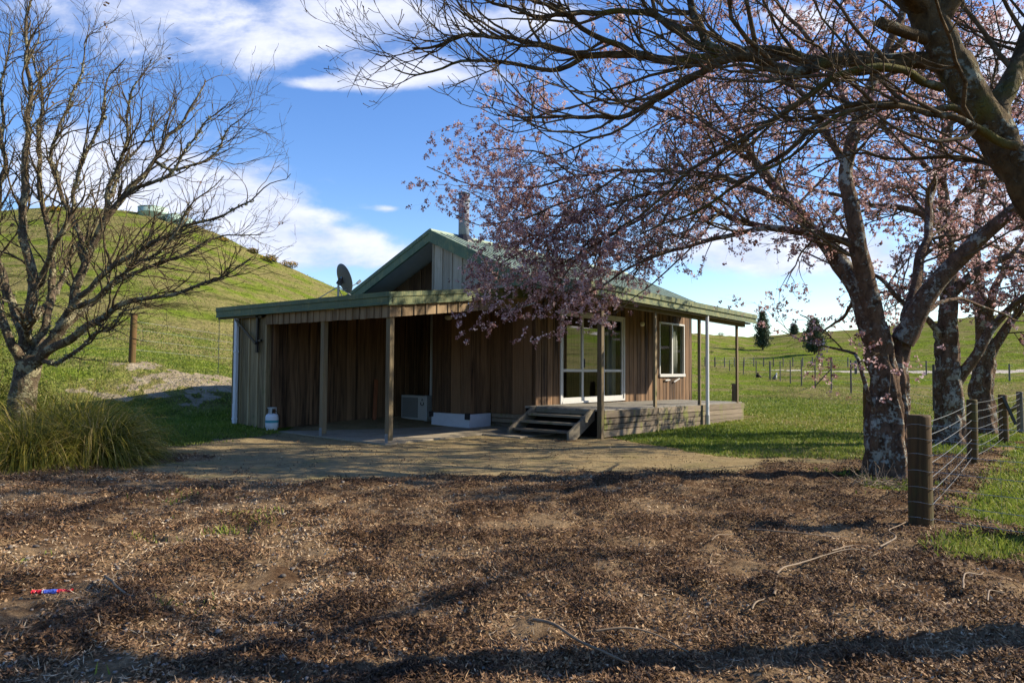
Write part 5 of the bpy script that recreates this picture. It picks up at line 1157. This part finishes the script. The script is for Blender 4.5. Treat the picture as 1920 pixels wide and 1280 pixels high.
fp = [(ground_hit(1727, 992), .91, .088), (ground_hit(1824, 870), .88, .068), (ground_hit(1883, 830), .86, .075), (ground_hit(1914, 812), .86, .062)]
ext = np.array(fp[3][0]) + (np.array(fp[3][0]) - np.array(fp[1][0])); ext[2] = float(zg(ext[0], ext[1], False)); fp.append((ext, .9, .07))
for i, (p, h, r_) in enumerate(fp):
    roundpost(nf, Vector(p) - NF, h, r_, M['postround'] if i < 3 else M['postgrey'], (.01 * math.sin(i * 2), .01), tone=.2 + .13 * i)
p0 = Vector((4.5, 4.3, float(zg(4.5, 4.3))))
roundpost(nf, p0 - NF, .9, .07, M['postgrey'])
zsn = [.10, .22, .34, .47, .60, .72, .83]
mb = MB()
pts = [p0] + [Vector(p) for p, h, r_ in fp]
for zi, z in enumerate(zsn):
    run = []
    for a, b in zip(pts[:-1], pts[1:]):
        for k in range(8):
            u = k / 8; run.append(a.lerp(b, u) - NF + Vector((0, 0, z - .028 * math.sin(math.pi * u) * (1 + .3 * math.sin(zi * 3)))))
    run.append(pts[-1] - NF + Vector((0, 0, z)))
    run = [q_ + Vector((-.06, -.06, 0)) if False else q_ for q_ in run]
    wire_run(mb, run, .0028)
for a, b in zip(pts[:-1], pts[1:]):
    m_ = int((b - a).length / .17)
    for k in range(1, m_):
        q_ = a.lerp(b, k / m_) - NF; s_ = -.03 * math.sin(math.pi * k / m_); mb.bar(q_ + Vector((0, 0, .06)), q_ + Vector((.015 * math.sin(k * 5), 0, .62 + s_)), .0009, 3, cap=False) if k % 2 else None
for i, (p, h, r_) in enumerate(fp[:4]):          # strands stapled around the posts
    for z in zsn:
        c = Vector(p) - NF; ring = [c + Vector((r_ * 1.03 * math.cos(q_), r_ * 1.03 * math.sin(q_), z + .01 * math.sin(q_ * 2 + i))) for q_ in np.linspace(0, 2 * math.pi, 15)]; wire_run(mb, ring, .0022)
mb.build('wire', M['galv'], nf)
mb = MB(); a = Vector(ground_hit(1862, 800)) - NF; b = Vector(fp[3][0]) - NF + Vector((0, 0, .62)); mb.bar(a + Vector((0, 0, .05)), b, .045, 10); mb.build('brace', M['postgrey'], nf)
mb = MB(); c = Vector(fp[2][0]) - NF; mb.sqbar(c + Vector((-.07, -.08, .84)), c + Vector((.14, -.10, .34)), .05, .02, (0, 1, 0)); mb.build('strap', M['black'], nf)
# deer fence across the paddock
pf = thing('paddock_fence', 'long wire fence on tall grey posts running across the far paddock', 'fence', tuple(ground_hit(1596, 736)))
PF = pf.location.copy()
rows = [(1341, 676, 687.5), (1368, 676, 695.6), (1394, 676, 702), (1418, 676, 706.3), (1444, 677, 711), (1463, 677, 714), (1482, 675, 718.5), (1503, 674, 723.5), (1528.6, 673, 727.5), (1559, 673, 731), (1596, 675, 737), (1640, 677, 748), (1692, 680, 760), (1752, 683, 772), (1830, 687, 790)]
tops = []
def project_y(p):
    v = np.array(_R.transposed() @ (Vector(p) - Vector((0, 0, CAMH)))); return 640 - F * v[1] / -v[2]
for i, (x, yt, yb) in enumerate(rows):
    p = Vector(ground_hit(x, yb)); h = (yb - yt) / F * p[1]; h = min(max(h, 1.1), 2.0)
    roundpost(pf, p - PF, h, .075 if i == 4 else .045, M['postgrey'], tone=random.random()); tops.append((p, h))
mb = MB()
for f_ in (.12, .3, .48, .66, .82, .97): wire_run(mb, [p - PF + Vector((0, -.05, h * f_)) for p, h in tops], .005)
mb.build('wire', M['galv'], pf)
mb = MB(); p, h = tops[8]; p2, h2 = tops[9]; mb.bar(p - PF + Vector((0, 0, .15)), p2 - PF + Vector((0, 0, 1.25)), .04, 8); mb.build('brace', M['postgrey'], pf)
# low fence farther back and one by the track
ff = thing('far_fence', 'low fence of small posts at the far side of the paddock below the conifers', 'fence', tuple(ground_hit(1440, 687)))
FF = ff.location.copy(); tops = []
for i, x in enumerate(list(np.linspace(1322, 1560, 14)) + [1590, 1625, 1660, 1700]):
    p = Vector(ground_hit(x, 687.0 + .4 * math.sin(i) + max(0, x - 1560) * .05)); roundpost(ff, p - FF, 1.05, .065, M['postgrey'], tone=random.random()); tops.append((p, 1.05))
mb = MB()
for f_ in (.4, .7, .95): wire_run(mb, [p - FF + Vector((0, 0, h * f_)) for p, h in tops], .012)
mb.build('wire', M['galv'], ff)
tf = thing('track_fence', 'fence of thin posts beside the gravel track at the right', 'fence', tuple(ground_hit(1893, 714)))
TF = tf.location.copy(); tops = []
for i, (x, y) in enumerate(((1605, 701), (1660, 702), (1737, 703.5), (1810, 707), (1893, 714), (1990, 722))):
    p = Vector(ground_hit(x, y)); roundpost(tf, p - TF, 1.2, .06 if i else .12, M['postgrey'], tone=random.random()); tops.append((p, 1.2))
mb = MB()
for f_ in (.3, .6, .92): wire_run(mb, [p - TF + Vector((0, 0, h * f_)) for p, h in tops], .009)
mb.build('wire', M['galv'], tf)
# single posts
p = ground_hit(1626, 783); o = roundpost(None, Vector((0, 0, 0)), .84, .10, M['postround'], name='garden_post'); o.location = p; tag(o, 'short mossy post on the lawn left of the nearest cherry trunk', 'post')
p = at(1377.5, 752, 21.5); p[2] = float(zg(p[0], p[1])); o = roundpost(None, Vector((0, 0, 0)), .86, .085, M['postgrey'], name='garden_post'); o.location = p; tag(o, 'short dark post just behind the far end of the deck', 'post')
# fence on the left slope
lf = thing('slope_fence', 'two strand fence with a yellow brown post on the grass slope left of the carport', 'fence', tuple(ground_hit(247, 680)))
LF = lf.location.copy(); q0 = []
for x, y in ((-120, 668), (247, 680), (560, 700)):
    p = Vector(ground_hit(x, y)); roundpost(lf, p - LF, 1.28, .085, M['postround'], (.02, 0), tone=.95); q0.append(p)
mb = MB()
for z in (.35, .62, .88, 1.1): wire_run(mb, [q_ - LF + Vector((0, -.09, z)) for q_ in q0], .004)
mb.build('wire', M['galv'], lf)

# ================================================================== FAR THINGS
def conifer(label, px_, py_, top, width, seed, name='conifer_tree'):
    rg = np.random.default_rng(seed); p = ground_hit(px_, py_, 40); H = (py_ - top) / F * p[1]; Rm = width / 2 / F * p[1]
    root = thing(name, label, 'tree', tuple(p), 0, 'conifers on the far paddock')
    tb = Tubes(); P, R = limb(rg, [np.array([0, 0, -.2]), np.array([.1, 0, H * .5]), np.array([0, 0, H * .97])], H * .028, H * .005, .05, .3); tb.batch(P, R, 9)
    V, F_, Tn = [], [], []; k0 = 0
    for w_ in range(26):
        u = w_ / 25; z = H * (.09 + .89 * u); rad_ = Rm * (1.0 - .22 * u - .55 * max(0, u - .62) / .38) * rg.uniform(.72, 1.12) * (1 if u < .97 else .5)
        if u < .08: rad_ *= .75
        nb = 9
        for k in range(nb):
            a = 2 * math.pi * (k + rg.random() * .8) / nb; L = rad_ * rg.uniform(.55, 1.1); d = np.array([math.cos(a), math.sin(a), .12])
            e = np.array([0, 0, z]) + d * L; tb.batch(np.array([[0, 0, z], [d[0] * L * .5, d[1] * L * .5, z + .02 * L], e]), np.array([.05, .035, .012]), 4)
            m_ = int(38 * (L / Rm) + 8); f = rg.uniform(.2, 1.05, m_)[:, None]; c = np.array([0, 0, z]) + d * L * f + rg.normal(0, 1, (m_, 3)) * np.array([.11, .11, .07]) * Rm * 1.1
            v, q_ = quads_on(rg, c, Rm * .16 * rg.uniform(.6, 1.4, m_), .5); V.append(v); F_.append(q_ + k0); k0 += len(v); Tn.append(np.clip(rg.normal(.45, .22, m_), 0, 1))
    tb.build('trunk', M['twig'], root)
    link_mesh('crown', np.vstack(V), [np.vstack(F_)], M['needle'], root, attrs={'tone': ('FACE', np.concatenate(Tn))}); return root
conifer('dark columnar conifer standing alone on the far slope just right of the veranda', 1430, 656, 584, 37, 71)
conifer('bushy dark conifer seen through the blossom left of the nearest cherry', 1527, 664, 596, 44, 72)
conifer('small conifer on the ridge between the two larger ones', 1489, 628, 608, 20, 73)
def lowbush(name, label, cat, px_, py_, w_px, h_px, seed, mat, fl=None, group=None, n=900, y0=20):
    rg = np.random.default_rng(seed); p = ground_hit(px_, py_ + 1.5, y0); s = p[1] / F; rx, rz = w_px / 2 * s, h_px / 2 * s
    root = thing(name, label, cat, (p[0], p[1], float(zg(p[0], p[1], False))), 0, group)
    q = nrmz(rg.normal(0, 1, (n, 3))) * (.3 + .7 * rg.random((n, 1)) ** .6); lob = 1 + .35 * fbm(q[:, 0] * 2 + seed, q[:, 2] * 2 + q[:, 1], 2, seed)
    c = q * np.array([rx, rx * .8, rz]) * lob[:, None] + np.array([0, 0, rz * .8]); c[:, 2] = np.abs(c[:, 2])
    isf = (rg.random(n) < .42) & (c[:, 2] > rz * .45) if fl else np.zeros(n, bool)
    for nm, k, mt in (('foliage', ~isf, mat),) + ((('blossoms', isf, fl),) if fl else ()):
        v, f = quads_on(rg, c[k], rz * .30 * rg.uniform(.6, 1.4, k.sum()), .6); link_mesh(nm, v, [f], M[mt], root, attrs={'tone': ('FACE', np.clip(rg.normal(.45, .25, k.sum()), 0, 1))})
    return root
for i, (x, y, w_, h_) in enumerate(((100, 396, 26, 13), (365, 428, 30, 9), (417, 452, 26, 11), (474, 474, 22, 12), (506, 491, 34, 17), (541, 500, 36, 14), (571, 511, 18, 8), (606, 524, 22, 15))):
    lowbush('gorse_bush', ['yellow flowering gorse at the top left of the hill behind the bare tree', 'low gorse on the ridge just below the water tanks', 'gorse clump on the ridge under the bare branch tips', 'narrow gorse at the left end of the thick ridge row', 'largest round gorse of the ridge row', 'wide gorse with many yellow flowers right of the largest one', 'smallest gorse of the ridge row', 'wispy gorse lowest on the ridge next to the satellite dish'][i],
            'gorse', x, y, w_, h_, 80 + i, 'gorse', 'gorse_fl', 'gorse bushes along the hill ridge')
rt = lowbush('ridge_tree', 'tiny dark round tree on the skyline between satellite dish and gable', 'tree', 668, 546, 16, 11, 95, 'needle', n=500)
for i, (x, y) in enumerate(((1331, 661), (1390, 655), (1352, 628), (1290, 622), (1560, 640))):
    lowbush('rush_clump', ['dark rush clump on the far slope beyond the veranda post', 'small dark clump left of the lone conifer', 'scrub on the far skyline above the deck end', 'scrub on the far skyline beside the house end wall', 'scrub clump on the far slope right of the bushy conifer'][i], 'clump', x, y, 16 - i, 7, 100 + i, 'gorse', None, 'dark clumps on the far slope', 300)
def water_tank(label, px_, py_, w_px, h_px, seed):
    p = ground_hit(px_, py_, 40); s = p[1] / F; R = w_px / 2 * s; H = h_px * s
    root = thing('water_tank', label, 'water tank', (p[0], p[1], float(zg(p[0], p[1], False)) - .5), 0, 'water tanks on the hilltop')
    mb = MB(); mb.lathe([(R, 0), (R, .5 + H * .3), (R * 1.012, .5 + H * .31), (R * 1.012, .5 + H * .34), (R, .5 + H * .35), (R, .5 + H)], n=32); o = mb.build('tank_wall', M['tank'], root); 
    for pl in o.data.polygons: pl.use_smooth = len(pl.vertices) == 4
    mb = MB(); mb.lathe([(R * 1.02, .5 + H), (R * 1.0, .55 + H), (R * .2, .62 + H * 1.22), (.1, .62 + H * 1.23)], n=32); mb.build('tank_lid', M['tank'], root, smooth=True)
    mb = MB(); mb.lathe([(R * .16, .62 + H * 1.21), (R * .16, .62 + H * 1.3)], n=12); mb.build('hatch', M['tank'], root)
water_tank('pale green water tank highest on the hilltop, largest of the three', 287, 405, 52, 14, 1)
water_tank('pale green water tank in the middle, half hidden by bare branches', 328, 418, 34, 13, 2)
water_tank('pale green water tank lowest on the ridge', 350, 424, 22, 12, 3)
# two small animals by the paddock fence
def skin_body(parent, name, verts, edges, radii, mat, sub=2):
    me = bpy.data.meshes.new(name); me.from_pydata(verts, edges, []); o = bpy.data.objects.new(name, me); C.objects.link(o); o.parent = parent
    sk = o.modifiers.new('skin', 'SKIN'); sk.use_smooth_shade = True
    for v, r_ in zip(me.skin_vertices[0].data, radii): v.radius = (r_, r_) if not isinstance(r_, tuple) else r_
    me.skin_vertices[0].data[0].use_root = True
    s_ = o.modifiers.new('sub', 'SUBSURF'); s_.levels = sub; s_.render_levels = sub; me.materials.append(mat); return o
def hide(name, a, b, split):
    m, t = material(name); sp = t.n('ShaderNodeSeparateXYZ'); t.link(t.coord('Object'), sp.inputs[0]); n = t.noise(t.coord('Object'), 6, 4)
    f = t.sm(t.m('ADD', sp.outputs[0], t.m('MULTIPLY', t.m('SUBTRACT', n, .5), .12)), split - .03, split + .03); t.out(t.bsdf(t.mix(f, a, b), .9, None, .1)); return m
M['hide_a'] = hide('brown_hide', (.085, .055, .035), (.30, .22, .14), .10)
M['hide_b'] = hide('brown_white_hide', (.16, .125, .095), (.72, .68, .60), .06)
p = ground_hit(1453, 711.5); s_ = p[1] / F * 14 / .62; t_ = thing('kid_goat', 'small brown and white animal sitting beside the paddock fence', 'goat', tuple(p), -.15); t_.scale = (s_,) * 3
vs = [(-.16, 0, .13), (-.04, 0, .20), (.08, 0, .30), (.11, 0, .42), (.13, 0, .51), (.21, 0, .49), (-.05, .10, .07), (.06, .11, .03), (.12, .05, .16), (.14, .05, .01), (-.05, -.10, .07), (.06, -.11, .03), (.12, -.05, .16), (.14, -.05, .01), (.10, .045, .57), (.10, -.045, .57), (-.24, 0, .06)]
skin_body(t_, 'body', vs, [(0, 1), (1, 2), (2, 3), (3, 4), (4, 5), (0, 6), (6, 7), (2, 8), (8, 9), (0, 10), (10, 11), (2, 12), (12, 13), (4, 14), (4, 15), (0, 16)], [.12, .12, .10, .06, .06, .03, .06, .025, .035, .022, .06, .025, .035, .022, .012, .012, .015], M['hide_b'])
p = ground_hit(1422, 708); s_ = p[1] / F * 11 / .50; t_ = thing('kid_goat', 'small brown animal lying by the paddock fence left of the sitting one', 'goat', tuple(p), -.3); t_.scale = (s_,) * 3
vs = [(-.20, 0, .13), (0, 0, .16), (.17, 0, .17), (-.02, .02, .30), (-.05, .02, .40), (.03, .02, .40), (-.18, .12, .05), (-.04, .14, .03), (.22, .10, .05), (.32, .10, .03), (-.18, -.12, .05), (-.04, -.14, .03), (.22, -.10, .06), (.34, -.10, .03), (-.08, .06, .47), (-.08, -.02, .47)]
skin_body(t_, 'body', vs, [(1, 0), (1, 2), (1, 3), (3, 4), (4, 5), (0, 6), (6, 7), (2, 8), (8, 9), (0, 10), (10, 11), (2, 12), (12, 13), (4, 14), (4, 15)], [.12, .14, .12, .07, .055, .03, .05, .025, .045, .022, .05, .025, .045, .022, .012, .012], M['hide_a'])
